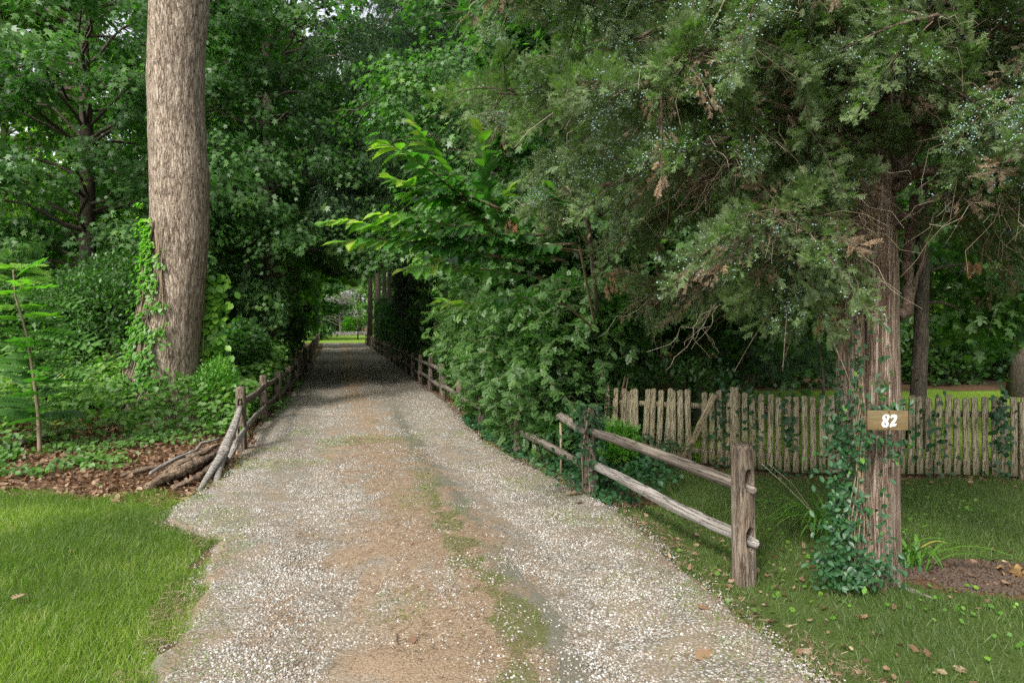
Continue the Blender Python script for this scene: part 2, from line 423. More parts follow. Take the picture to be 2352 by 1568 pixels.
# ------------------------------------------------------------------ lane geometry
LE = np.array([(-.9, -3), (-1.3, 1), (-1.86, 3.6), (-2.04, 4.3), (-2.26, 5.1), (-2.42, 5.65), (-2.58, 5.98), (-2.98, 6.25), (-3.32, 6.55), (-3.5, 6.95), (-3.5, 7.6), (-3.66, 8.9), (-3.9, 9.9), (-4.6, 12.4), (-5.45, 16.1), (-6.75, 22), (-8.8, 29.8), (-12.6, 45), (-19.6, 71)])
RE = np.array([(2.3, -3), (1.95, 1), (1.67, 3.6), (1.45, 4.35), (1.29, 5.3), (1.06, 6.55), (.98, 7.1), (.25, 8.9), (-.39, 10.8), (-1.0, 13.5), (-1.65, 16.6), (-3.0, 22), (-6.2, 35), (-8.8, 45), (-15.5, 71)])
def le(y): return np.interp(y, LE[:, 1], LE[:, 0])
def re_(y): return np.interp(y, RE[:, 1], RE[:, 0])
def gz(x, y):
    x = np.asarray(x, float); y = np.asarray(y, float)
    h = .05 * (fbm(x * .35, y * .35, 0, 3, 2) - .5) * 2
    out = np.maximum(le(y) - x, x - re_(y))
    h = h * smooth(-.2, 1.2, out) + .06 * smooth(.2, 3, le(y) - x)
    return h
def keep_lane(Pp):
    x, y, z = Pp[:, 0], Pp[:, 1], Pp[:, 2]
    m = .15
    inlane = (x > le(y) - m) & (x < re_(y) + m) & (y < 78)
    return ~(inlane & (z < 3.3 + .085 * (np.minimum(y, 42) - 14) + .5 * np.sin(x * 2 + y)))

# ------------------------------------------------------------------ ground
def axis(lo, hi, dense_lo, dense_hi, st, grow):
    a = list(np.arange(dense_lo, dense_hi, st)); d = st; x = dense_hi
    while x < hi: a.append(x); d *= grow; x += d
    a.append(hi); d = st; x = dense_lo - st; b = []
    while x > lo: b.append(x); d *= grow; x -= d
    b.append(lo)
    return np.array(b[::-1] + a)
def grid_mesh(XX, YY, ZZ):
    k, n = XX.shape
    V = np.stack([XX, YY, ZZ], -1).reshape(-1, 3)
    i = np.arange(k - 1)[:, None] * n; j = np.arange(n - 1)[None, :]
    q = np.stack([i + j, i + j + 1, i + j + n + 1, i + j + n], -1).reshape(-1)
    return V, q, np.full((k - 1) * (n - 1), 4)
def setattr_(me, name, val):
    a = me.attributes.new(name, 'FLOAT', 'POINT'); a.data.foreach_set("value", np.asarray(val, np.float32).ravel())
PF = np.array([(1.3, 9.72), (2.95, 9.06), (3.56, 8.72), (6.6, 8.2)])          # picket fence line
def pfy(x): return np.interp(x, PF[:, 0], PF[:, 1])
def grassmask(x, y):
    n = fbm(x * 1.3, y * 1.3, 0, 11, 3) - .5
    left = (x < le(y) + .05 + .34 * (fbm(y * 1.9, 3, 0, 21, 3) - .5) + .75 * (fbm(x * 4, y * 4, 0, 12, 3) - .45)) & (y < 7.45 + .9 * n - .18 * (x + 4))
    right = (x > re_(y)) & (y < np.where(x < 1.6, 7.0, pfy(np.maximum(x, 1.3)) - .25) + .5 * n)
    mulch = ((x - 3.55) / .75) ** 2 + ((y - 5.05) / .42) ** 2 < 1 + n
    m = (left | (right & ~mulch)).astype(float)
    lawn = ((x > 2.0) & (y > pfy(x) + .2) & (y < 19.3 + .12 * (x - 8) + 1.2 * n) & (x > 1.5 + .12 * (y - 9)))
    far = (y > 70.5 + 1.2 * n) & (y < 119) & (x > -42) & (x < 4 - .1 * (y - 70))
    verge = (y > 17) & (y < 71) & (x > le(y) - 1.2 - 1.3 * smooth(30, 60, y)) & (x < le(y) + .1)
    return np.maximum.reduce([m, lawn * 1.0, far * 1.0, verge * (.35 + .3 * n)]), (lawn | far).astype(float)
gx = axis(-260, 260, -9, 8, .07, 1.16); gy = axis(-60, 420, 2.5, 13, .07, 1.10)
XX, YY = np.meshgrid(gx, gy)
ZZ = gz(XX, YY)
V, q, sz = grid_mesh(XX, YY, ZZ)
m, t = newmat("ground")
ga = N_(t, "ShaderNodeAttribute", attribute_name="grass"); la = N_(t, "ShaderNodeAttribute", attribute_name="lawn")
v = mapped(t, (1, 1, 1)); n1 = noise_(t, 28, v, 6, .7); n2 = noise_(t, 2.2, v, 4); n3 = noise_(t, 90, v, 3, .7)
soil = ramp(t, [(.3, (.035, .022, .013)), (.5, (.10, .058, .032)), (.7, (.21, .125, .07))], n1.outputs[0])
gr = ramp(t, [(.3, (.03, .045, .012)), (.5, (.055, .085, .02)), (.75, (.10, .11, .04))], n3.outputs[0])
lw = ramp(t, [(.3, (.10, .18, .018)), (.55, (.17, .27, .028)), (.8, (.25, .33, .06))], n1.outputs[0])
g2 = mix(t, gr.outputs[0], lw.outputs[0], la.outputs["Fac"])
brk = ramp(t, [(.38, (0, 0, 0)), (.62, (1, 1, 1))], n1.outputs[0])
fm = mix(t, ga.outputs["Color"], brk.outputs[0], .3)
fr = ramp(t, [(.33, (0, 0, 0)), (.5, (1, 1, 1))]); t.links.new(fm, fr.inputs[0])
finish(t, mix(t, soil.outputs[0], g2, fr.outputs[0]), .95, n1.outputs[0], .6, .03, .1)
g = NM().add(V, q, sz); me = g.mesh("ground", m, True)
gm, lm = grassmask(XX.ravel(), YY.ravel())
setattr_(me, "grass", gm); setattr_(me, "lawn", lm)
tag(link("ground", me), kind="structure")

# driveway sheet
dy = axis(-3, 72, 2.5, 12, .05, 1.06); dy = dy[dy <= 71.5]
nu = 90
U = np.linspace(0, 1, nu)
Lx = le(dy) + .34 * (fbm(dy * 1.9, 3, 0, 21, 3) - .5) + .10 * (vnoise(dy * 9, 1, 0, 22) - .5)
Rx = re_(dy) + .22 * (fbm(dy * 1.4, 8, 0, 23, 3) - .5) + .10 * (vnoise(dy * 9, 4, 0, 24) - .5)
DX = Lx[:, None] * (1 - U) + Rx[:, None] * U; DY = np.repeat(dy[:, None], nu, 1)
def xc(y): return np.interp(y, [1, 3.6, 4.3, 5.37, 6.55, 8, 9.8, 14, 71], [-.30, -.42, -.55, -.82, -1.0, -1.5, -1.95, -3.1, -17.5])
def drive_masks(x, y):
    c = xc(y); wd = np.interp(y, [3, 5.4, 9.8, 71], [.62, .58, .42, .3])
    d = (x - c) / wd
    n = fbm(x * 1.9, y * 1.0, 0, 31, 4) - .5; n2_ = fbm(x * 6, y * 4, 0, 35, 3) - .5
    brown = smooth(-.1, 1.1, 1.30 - np.abs(d) * .62 + 1.3 * n + 1.5 * n2_ - .2 - .12 * smooth(8, 16, y))
    edge = np.minimum(x - le(y), re_(y) - x)
    brown = np.maximum(brown, .75 * smooth(.38, .0, edge + .7 * n) * smooth(-.05, .25, n2_ + .6 * n))
    mudc = np.interp(y, [3, 4.3, 5.37, 6.55, 8.4, 10, 13, 19], [.35, .2, -.14, -.42, -.90, -1.35, -2.1, -3.5])
    mud = smooth(1.0, .2, np.abs(x - mudc) / .20 + 1.2 * n2_) * smooth(19, 11, y)
    mud = np.maximum(mud, .7 * smooth(.10, .22, fbm(x * 2.3, y * 1.6, 5, 41, 3) - .5) * (x < c) * smooth(6.5, 4.5, y))
    mosc = mudc - .22
    moss = smooth(1.0, .3, np.abs(x - mosc) / .24 + 2.2 * n2_ ) * smooth(11, 7, y) * .75
    return brown, mud, moss
br, mu, mo = drive_masks(DX, DY)
rut = -.04 * np.exp(-((U - .27) / .10) ** 2) - .05 * np.exp(-((U - .74) / .10) ** 2)
DZ = gz(DX, DY) + .010 + .02 * np.sin(np.pi * U)[None, :] + rut[None, :] + .045 + .008 * (vnoise(DX * 7, DY * 7, 0, 50) - .5)
DZ[:, 0] = DZ[:, -1] = .004; DZ[:, 1] = np.minimum(DZ[:, 1], .012); DZ[:, -2] = np.minimum(DZ[:, -2], .012)
DZ += 0
V, q, sz = grid_mesh(DX, DY, DZ)
m, t = newmat("gravel")
v = mapped(t, (1, 1, 1))
vo = N_(t, "ShaderNodeTexVoronoi"); vo.inputs["Scale"].default_value = 58; t.links.new(v, vo.inputs["Vector"])
sep = N_(t, "ShaderNodeSeparateColor"); t.links.new(vo.outputs["Color"], sep.inputs[0])
st = ramp(t, [(0, (.12, .11, .09)), (.2, (.22, .20, .165)), (.4, (.26, .225, .17)), (.6, (.31, .295, .26)), (.8, (.40, .39, .36)), (1, (.27, .27, .27))], sep.outputs[0])
gap = ramp(t, [(.35, (1, 1, 1)), (.62, (0, 0, 0))], vo.outputs["Distance"])
nl = noise_(t, 3.2, v, 5, .65)
c0 = mix(t, (.105, .092, .070), st.outputs[0], gap.outputs[0])  # gap colour darkened to stand for the pebbles' shadows between stones
c0 = mix(t, c0, (.20, .155, .105), ramp(t, [(.40, (0, 0, 0)), (.62, (.75, .75, .75))], nl.outputs[0]).outputs[0])
nn = noise_(t, 130, v, 4, .75); nb = noise_(t, 14, v, 5, .7)
brc = ramp(t, [(.28, (.085, .058, .036)), (.48, (.205, .145, .092)), (.72, (.37, .285, .20))], nn.outputs[0])
mudc_ = ramp(t, [(.3, (.08, .076, .055)), (.7, (.18, .17, .13))], nn.outputs[0])
mosc_ = ramp(t, [(.3, (.05, .055, .015)), (.7, (.13, .13, .045))], nn.outputs[0])
nh = noise_(t, 55, v, 5, .8)
def brkmask(an, lo=.37, hi=.64, k=.60):
    a = N_(t, "ShaderNodeAttribute", attribute_name=an)
    nm_ = mix(t, nb.outputs["Color"], nh.outputs["Color"], .55)
    f = mix(t, a.outputs["Color"], nm_, k)
    r = ramp(t, [(lo, (0, 0, 0)), (hi, (1, 1, 1))]); t.links.new(f, r.inputs[0]); return r.outputs[0]
c1 = mix(t, c0, mudc_.outputs[0], brkmask("mud", .46, .6))
c1 = mix(t, c1, brc.outputs[0], brkmask("brown"))
c1 = mix(t, c1, mosc_.outputs[0], brkmask("moss", .5, .62))
bp = mix(t, nn.outputs["Color"], gap.outputs[0], .6)
finish(t, c1, .9, bp, .5, .008, .2)
d_ = NM().add(V, q, sz); me = d_.mesh("driveway", m, True)
for a_, b_ in (("brown", br), ("mud", mu), ("moss", mo)): setattr_(me, a_, b_)
tag(link("driveway", me), kind="structure")
def drive_z(x, y):
    u = (x - le(y)) / (re_(y) - le(y))
    return .05 - .04 * np.exp(-((u - .27) / .10) ** 2) - .05 * np.exp(-((u - .74) / .10) ** 2) + .02 * np.sin(np.pi * np.clip(u, 0, 1))

# pebbles (stuff)
gv = NM(); tp = [icosa(.55 + .1 * i) for i in range(4)]
def rpts(n, x0, x1, y0, y1): return rng.uniform(x0, x1, n), rng.uniform(y0, y1, n)
for (y0, y1, dens, r0, r1) in ((2.6, 5.2, 6200, .0038, .0115), (5.2, 7.6, 4200, .0042, .0115), (7.6, 10.5, 2300, .005, .012), (10.5, 15, 1100, .006, .013), (15, 24, 420, .008, .015)):
    x0, x1 = le(y1) - .5, re_(y0) + .5
    x0 = min(x0, -3.7) if y1 > 5.9 else x0
    n = int(dens * (x1 - x0) * (y1 - y0)); x, y = rpts(n, x0, x1, y0, y1)
    b, mu_, mo_ = drive_masks(x, y); e = np.minimum(x - le(y), re_(y) - x)
    pr = (1 - .66 * b) * (1 - .68 * mu_) * (1 - .6 * mo_) * smooth(-.22, .12, e + .25 * (fbm(x * 3, y * 3, 0, 61) - .5))
    pr *= (.55 + .6 * fbm(x * 2.5, y * 2.5, 0, 63)) * (1 - .75 * smooth(14, 24, y))
    k = rng.random(n) < pr; x, y, e = x[k], y[k], e[k]; n = len(x)
    s = r0 + (r1 - r0) * rng.random(n) ** 1.6
    z = np.where(e > .05, drive_z(x, y), gz(x, y) + .008) + s * .25
    for i in range(4):
        kk = np.arange(n) % 4 == i
        gv.inst(tp[i], np.stack([x, y, z], 1)[kk], rdir(kk.sum()) * (1, 1, .25), rdir(kk.sum(), 3), s[kk])
tag(gv.build("gravel_stones", M['pebble'], None, True), "loose rounded white and tan pebbles strewn over the driveway", "gravel", kind="stuff")

# dry needles on the drive (stuff)
nd = NM(); n = 150000
x, y = rpts(n, -3.9, 2.0, 2.8, 11)
b, mu_, mo_ = drive_masks(x, y); e = np.minimum(x - le(y), re_(y) - x)
k = (rng.random(n) < b * .9 + .05 + .5 * smooth(.5, .72, fbm(x * 1.7, y * 1.3, 0, 66, 4))) & (e > -.25); x, y = x[k], y[k]; n = len(x)
T_stick = ([(0, .5, 0), (0, -.5, 0), (1, -.3, 0), (1, .3, 0)], [[0, 1, 2, 3]])
nd.inst(T_stick, np.stack([x, y, drive_z(x, y) + .004 + .012 * rng.random(n)], 1), rdir(n) * (1, 1, .15), rdir(n, 4), .02 + .035 * rng.random(n), None, .07)
tag(nd.build("dry_needles", M['needle']), "brown dry needles matted along the middle of the driveway", "dry needles", kind="stuff")

# ------------------------------------------------------------------ grass (stuff)
def grass(n, x0, x1, y0, y1, name, label, hlo=.03, hhi=.09, dfun=None, yel=0.0, gmat='grass'):
    x, y = rpts(n, x0, x1, y0, y1)
    gmk, _ = grassmask(x, y)
    pr = gmk * (.45 + .75 * fbm(x * 1.2, y * 1.2, 0, 71))
    if dfun is not None: pr = pr * dfun(x, y)
    k = rng.random(n) < pr; x, y = x[k], y[k]; n = len(x)
    cl = fbm(x * 2.2, y * 2.2, 0, 73, 3)
    s = (hlo + (hhi - hlo) * rng.random(n)) * (.55 + .9 * cl)
    r = np.clip(-.14 + 1.05 * fbm(x * .8, y * .8, 0, 75, 3) + .35 * (rng.random(n) - .35) + yel * rng.random(n) ** 3 + .45 * smooth(.60, .78, fbm(x * 4.7, y * 4.7, 0, 78, 3)) * (rng.random(n) < .35), 0, 1)
    A = rdir(n) * (.6, .6, 0) + (0, 0, 1) + np.stack([fbm(x * 3, y * 3, 0, 76) - .5, fbm(x * 3, y * 3, 0, 77) - .5, 0 * x], 1)
    o = NM().inst(T_blade, np.stack([x, y, gz(x, y) - .004], 1), A, rdir(n) * (1, 1, .1), s, r, .0032 / s * (1 + .3 * rng.random(n))).build(name, M[gmat])
    return tag(o, label, "grass", kind="stuff")
grass(230000, -6.8, -1.6, 2.9, 8.3, "grass", "bright green mown grass left of the gravel driveway", .035, .10)
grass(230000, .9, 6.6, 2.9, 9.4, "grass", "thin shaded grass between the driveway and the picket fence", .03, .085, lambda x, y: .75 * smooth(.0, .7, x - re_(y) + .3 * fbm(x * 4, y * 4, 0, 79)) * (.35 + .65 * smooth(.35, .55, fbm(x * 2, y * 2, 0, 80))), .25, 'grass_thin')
# weeds and grass growing through the gravel
n = 110000; x, y = rpts(n, -3.8, 1.9, 2.9, 13)
b, mu_, mo_ = drive_masks(x, y); e = np.minimum(x - le(y), re_(y) - x)
pch = smooth(.60, .72, fbm(x * 1.7, y * 1.7, 0, 91, 3)) * smooth(.9, .2, e) + mo_ * .55 + .8 * smooth(.66, .74, fbm(x * 1.1 + 7, y * 1.1, 0, 95, 3)) + 1.1 * smooth(.40, .0, e) * smooth(.42, .62, fbm(x * 4, y * 4, 0, 98, 3))
for (px_, py_, sx_, sy_) in ((1560, 1400, .22, .2), (1480, 1340, .2, .15), (1650, 1445, .15, .12), (825, 1190, .07, .05), (1085, 1355, .10, .25), (1125, 1280, .09, .22), (510, 1150, .2, .12), (1290, 1190, .2, .2), (1060, 1180, .1, .35), (1190, 1115, .25, .4), (960, 1010, .2, .9), (560, 1205, .25, .08), (1020, 1500, .12, .1)):
    gp_ = G(px_, py_); pch = pch + 1.2 * np.exp(-((x - gp_[0]) / sx_) ** 2 - ((y - gp_[1]) / sy_) ** 2) * smooth(.35, .6, fbm(x * 7, y * 7, 0, 97))
k = (rng.random(n) < pch) & (e > 0); x, y = x[k], y[k]; n = len(x); s = .015 + .04 * rng.random(n)
o = NM().inst(T_blade, np.stack([x, y, drive_z(x, y)], 1), rdir(n) * (1, 1, 0) + (0, 0, .9), rdir(n) * (1, 1, .1), s, .2 + .55 * rng.random(n), .0034 / s).build("driveway_grass", M['grass'])
tag(o, "short grass tufts growing up through the gravel", "grass", kind="stuff")

# ------------------------------------------------------------------ leaf litter (stuff)
def litter(n, fn, box, name, label, smin=.04, smax=.10, mat='litter'):
    x, y = rpts(n, *box); k = rng.random(n) < fn(x, y); x, y = x[k], y[k]; n = len(x)
    o = NM().inst(T_litter, np.stack([x, y, gz(x, y) + .01 + .02 * rng.random(n)], 1), rdir(n) * (1, 1, .3), rdir(n, 1.6), smin + (smax - smin) * rng.random(n)).build(name, M[mat])
    return tag(o, label, "leaf litter", kind="stuff")
litter(26000, lambda x, y: ((x < le(y) + .25) & (y > 6.95 - .18 * (x + 4) + .5 * fbm(x, y, 0, 5))) * (.95 - .4 * smooth(11, 14, y)), (-10, -3.2, 6.8, 16), "leaf_litter", "brown dry oak leaves carpeting the bed behind the left lawn")
litter(15000, lambda x, y: ((x > re_(y) - .55 - .3 * fbm(x * 3, y * 3, 0, 6)) & (x < re_(y) + .8)) * .85 + ((x > 2) & (abs(y - pfy(x) + .1) < .35)) * .9 + (((x - 3) / 1.6) ** 2 + ((y - 5.1) / .7) ** 2 < 1) * .35, (-3, 6.5, 3.2, 18), "leaf_litter", "dry brown leaves along the picket fence and the right verge", .025, .07)
litter(9000, lambda x, y: ((x < le(y) + .35) & (x > le(y) - 1.2)) * .6, (-9, -3.5, 9, 26), "leaf_litter", "dry leaves gathered at the foot of the left rail fence", .03, .08)
n = 7000; x, y = rpts(n, 2.4, 4.7, 4.4, 5.7); k = ((x - 3.55) / .75) ** 2 + ((y - 5.05) / .42) ** 2 < .75 + 1.6 * (fbm(x * 3, y * 3, 0, 55, 3) - .5) + .3 * rng.random(n); x, y = x[k], y[k]
o = NM().inst(tp[0], np.stack([x, y, gz(x, y) + .006], 1), rdir(len(x)), rdir(len(x)), .008 + .014 * rng.random(len(x)), 0.0)
m, t = newmat("dark_mulch"); finish(t, (.075, .052, .037), .95)
tag(o.build("mulch", m), "dark mulch bed right of the cedar base", "mulch", kind="stuff")

# ------------------------------------------------------------------ trees
def arc(p0, az, el, L, droop, n=7, wob=.06):
    t = np.linspace(0, 1, n)[:, None]
    d = np.array((math.cos(az), math.sin(az)))
    xy = np.asarray(p0)[None, :2] + d[None, :] * L * t * math.cos(el)
    z = p0[2] + L * math.sin(el) * t[:, 0] - droop * L * t[:, 0] ** 2
    pts = np.column_stack([xy, z]); pts[1:] += (rng.random((n - 1, 3)) - .5) * L * wob
    return pts
def pads(nm, C, Rr, OD, nl0, tmpl, size, keep=None, flat=.35, tint=None, tilt=.4):
    """sprays of leaves round the centres C; crowns above the view are thinned to let skylight into the woods"""
    nl = nl0
    hi = C[:, 2] > 3.2 + .5 * np.minimum(C[:, 1], 60)  # sprays above the view, mostly dropped so sky light gets in
    gapn = fbm(C[:, 0] * .55, C[:, 1] * .55, C[:, 2] * .55, 301, 2)
    up_ = (C[:, 2] > 1.9 + .17 * C[:, 1]) & (C[:, 1] < 60)
    kk = ~(hi & (rng.random(len(C)) < .80)) & ~(up_ & (gapn > .50) & (rng.random(len(C)) < .85))
    C, Rr, OD = C[kk], Rr[kk], OD[kk]
    if tint is not None: tint = tint[kk]
    C = np.repeat(C, nl, 0); Rr = np.repeat(Rr, nl); OD = np.repeat(OD, nl, 0)
    k = len(C); th = rng.random(k) * 6.283; r = Rr * np.sqrt(rng.random(k))
    rad = np.stack([np.cos(th), np.sin(th), 0 * th], 1)
    tl = np.repeat(rng.normal(size=(k // nl, 2)) * .42, nl, 0)
    Pp = C + rad * r[:, None]; Pp[:, 2] += r * (rad[:, 0] * tl[:, 0] + rad[:, 1] * tl[:, 1])
    Pp[:, 2] += -flat * r ** 2 / np.maximum(Rr, .05) + rng.normal(size=k) * .26 * Rr
    A = rad * .6 + OD * .6 + rng.normal(size=(k, 3)) * .4; A[:, 2] -= tilt + .35
    Nn = rad * .55 + OD * .5 + rng.normal(size=(k, 3)) * .45 + (0, 0, .75)
    if tint is None: tint = np.repeat(rng.random(k // nl) * .6, nl)
    else: tint = np.repeat(tint, nl)
    rn = np.clip(tint + rng.random(k) * .4, 0, 1)
    S = size * (.6 + .6 * rng.random(k))
    if keep is not None:
        kk = keep(Pp); Pp, A, Nn, S, rn = Pp[kk], A[kk], Nn[kk], S[kk], rn[kk]
    nm.inst(tmpl, Pp, A, Nn, S, rn)
def clip(q_, keep):
    ok = keep(q_)
    return len(q_) if ok.all() else int(np.argmin(ok))
def broadleaf(name, label, x, y, H, r, Rc, z0, nb, nsub, nl, size, mat, bark, tmpl, lean=(0, 0), keep=keep_lane, padr=.62, stems=1, cat="tree", group=None, azr=None, loc=None):
    base = np.array((x, y, float(gz(x, y))))
    root = thing(name, label, cat, base, group)
    tk, br_, lf = NM(), NM(), NM()
    stemc = []
    for s in range(stems):
        a = 6.28 * s / stems + 1; off = np.array((math.cos(a), math.sin(a))) * (0 if stems == 1 else r * 1.3)
        t_ = np.linspace(0, 1, 12); sp = 0 if stems == 1 else .12 * H
        pts = np.column_stack([x + off[0] + lean[0] * t_ * H + math.cos(a) * sp * t_ + .12 * np.sin(t_ * 5 + s) * (t_ > 0), y + off[1] + lean[1] * t_ * H + math.sin(a) * sp * t_, base[2] - .1 + t_ * H * .95])
        rad = r * (1 - t_) ** .8 * (1 + .35 * np.exp(-t_ * 25)) + .02
        tk.tube(pts, rad, 12, flute=.06, jit=.08); stemc.append(pts)
    Cs, Rs, Os = [], [], []
    for i in range(nb):
        pts = stemc[i % stems]
        h = z0 + (H * .97 - z0) * np.clip((i + .5 + rng.normal() * 2.2) / nb, .01, .99) ** .9
        f = (h - z0) / (H - z0)
        prof = (.55 + .9 * f) if f < .3 else (.82 + .18 * math.sin((f - .3) * 4)) if f < .6 else max(.15, 1.0 - (f - .6) * 2.0)
        L = Rc * prof * (.75 + .45 * rng.random())
        az = i * 2.399 + rng.random() * .8
        if azr is not None: az = azr[0] + (az % 6.283) / 6.283 * (azr[1] - azr[0])
        p0 = np.array([np.interp(h, pts[:, 2], pts[:, k]) for k in range(3)])
        q_ = arc(p0, az, .30 + .5 * f + rng.normal() * .22, L, .38 - .15 * f + rng.normal() * .12, 8)
        kc = clip(q_, keep)
        if kc > 2: br_.tube(q_[:kc], np.linspace(max(.012, r * .28 * (1 - f * .6)), .006, 8)[:kc], 5, cap=False)
        for j in range(nsub):
            t_ = .28 + .72 * (j + .5) / nsub; ip = t_ * 7; a0 = int(min(ip, 6)); c = q_[a0] + (q_[a0 + 1] - q_[a0]) * (ip - a0)
            sa = az + (1 if j % 2 else -1) * (.5 + .6 * rng.random()) * (0 if j == nsub - 1 else 1)
            sl = L * .34 * (1.15 - t_ * .6) * (.6 + .7 * rng.random())
            e = arc(c, sa, .12, sl, .22, 4)
            if clip(e, keep) == 4: br_.tube(e, [.012, .009, .006, .003], 3, cap=False)
            d = np.array((math.cos(sa), math.sin(sa), 0))
            Cs.append(e[-1]); Rs.append(padr * (.65 + .6 * rng.random())); Os.append(d)
            if sl > .55 * padr: Cs.append(e[1]); Rs.append(padr * .6); Os.append(d)
    pads(lf, np.array(Cs), np.array(Rs), np.array(Os), nl, tmpl, size, keep)
    part(tk, "trunk", M[bark], root, True); part(br_, "branches", M[bark], root, True); part(lf, "foliage", M[mat], root)
    return root
# --- the big tulip tree -------------------------------------------------------
TX, TY = X(398, 13.0), 13.0
root = thing("tulip_tree", "huge straight grey trunk with furrowed bark at the left, vines on its base", "tree", (TX, TY, 0))
pyx = [(2.2, 985, 362, 122), (0, 940, 364, 106), (0, 885, 370, 80), (0, 800, 382, 73), (0, 714, 394, 68), (0, 630, 405, 66), (0, 550, 413, 66), (0, 480, 413, 67), (0, 420, 412, 68), (0, 330, 407, 65), (0, 200, 404, 63), (0, 100, 407, 64), (0, 0, 413, 66), (0, -150, 420, 62), (0, -500, 430, 56), (0, -900, 440, 46), (0, -1300, 450, 30)]
pts, rad = [], []
for _, py, px, hw in pyx:
    pts.append(P(px, py, 13)); rad.append(hw * 13 / F)
pts = np.array(pts); rad = np.array(rad); zz = np.linspace(pts[:, 2].min(), pts[:, 2].max(), 160)
o_ = np.argsort(pts[:, 2]); xs = np.interp(zz, pts[o_, 2], pts[o_, 0]); rr = np.interp(zz, pts[o_, 2], rad[o_]) - .03
a = np.linspace(0, 2 * np.pi, 97)[:-1]
A_, Z_ = np.meshgrid(a, zz)
ridge = np.abs(fbm(A_ * 9 + .6 * np.sin(Z_ * 1.3), Z_ * .9, 0, 101, 3) - .5) * 2
R_ = rr[:, None] * (1 + .07 * np.exp(-((Z_ - .2) / .9) ** 2) * np.cos(A_ * 5 + 1) + .03 * np.cos(2 * A_ + Z_ * .5)) + .035 * ridge + .05 * (fbm(np.cos(A_) * 1.5, np.sin(A_) * 1.5, Z_ * .6, 104, 2) - .5)
tk = NM(); k = 96
Vt = np.stack([xs[:, None] + R_ * np.cos(A_), TY + R_ * np.sin(A_), Z_], -1).reshape(-1, 3)
i = np.arange(len(zz) - 1)[:, None] * k; j = np.arange(k)[None, :]; j2 = (j + 1) % k
tk.add(Vt, np.stack([i + j, i + j2, i + j2 + k, i + j + k], -1).reshape(-1), np.full((len(zz) - 1) * k, 4))
part(tk, "trunk", M['bark_tulip'], root, True)
br_, lf = NM(), NM(); Cs, Rs, Os = [], [], []
for i in range(22):
    z = 10.5 + i * .42; az = i * 2.4
    q_ = arc((TX + .2, TY, z), az, .5, 4.2 - .08 * i, .2, 7); br_.tube(q_, np.linspace(.12, .02, 7), 6)
    for j in range(3, 7): Cs.append(q_[j] + rng.normal(size=3) * .4); Rs.append(.9); Os.append((math.cos(az), math.sin(az), 0))
pads(lf, np.array(Cs), np.array(Rs), np.array(Os), 80, T_far, .17)
part(br_, "branches", M['bark_grey'], root, True); part(lf, "foliage", M['maple'], root)
def tulip_surf(th, z):
    r_ = np.interp(z, zz, rr) + .06
    return np.stack([np.interp(z, zz, xs) + r_ * np.cos(th), TY + r_ * np.sin(th), z], 1)
# vine on it
vn, vs = NM(), NM(); n = 2600
z = 3.9 * rng.random(n) ** 1.1 + .25; wv = np.interp(z, [0, .9, 2.2, 3.4, 4.2], [.75, .75, .62, .42, .12])
th = np.interp(z, [0, 1, 2.5, 4.2], [4.55, 4.5, 4.35, 3.75]) + rng.normal(size=n) * wv * .55
k = (vnoise(th * 7, z * 4.5, 0, 111) > .42) & (th < 5.25) & (th > 3.2)
th, z = th[k], z[k]; n = len(z); p_ = tulip_surf(th, z); out = np.stack([np.cos(th), np.sin(th), 0 * th], 1)
p_ += out * (.02 + .16 * rng.random((n, 1)) * smooth(4.0, 3.3, th)[:, None] * 1.4)
vn.inst(T_oval, p_, rng.normal(size=(n, 3)) * .4 + out * .5 + (0, 0, -.6), out + (0, 0, .7) + rng.normal(size=(n, 3)) * .3, .07 + .04 * rng.random(n), np.clip(-.12 + .15 * z + .35 * rng.random(n), 0, 1), 1.2)
root = thing("climbing_vine", "yellow-green leafy vine climbing the left side of the huge grey trunk", "vine", (TX - .6, TY - .5, 0))
for i in range(9):
    z_ = np.linspace(.1, 2.4 + 1.6 * rng.random(), 14); th_ = 3.7 + .14 * i + .12 * np.sin(z_ * 3 + i)
    vs.tube(tulip_surf(th_, z_), .012, 4)
part(vs, "stem", M['twig'], root); part(vn, "leaves", M['bright'], root)
# leafy vine on the right side of the trunk
vn = NM(); n = 420; z = 1.0 + 1.9 * rng.random(n); p_ = np.stack([X(476, 13.3) + .16 * rng.normal(size=n), 13.3 + .25 * rng.random(n), z], 1)
vn.inst(T_oval, p_, rdir(n) * (1, 1, .3) + (.2, -.3, -.7), rdir(n) * .5 + (.2, -.6, .8), .13 + .06 * rng.random(n), .3 + .5 * rng.random(n), 1.3)
root = thing("climbing_vine", "broad-leaved green vine hanging on the right edge of the huge grey trunk", "vine", (X(476, 13.3), 13.3, 0))
part(NM().tube([(X(470, 13.3), 13.25, 0), (X(466, 13.3), 13.3, 1.2), (X(470, 13.3), 13.3, 2.8)], [.02, .015, .006], 5), "stem", M['twig'], root)
part(vn, "leaves", M['bright'], root)

def tr(px, D): return X(px, D), D
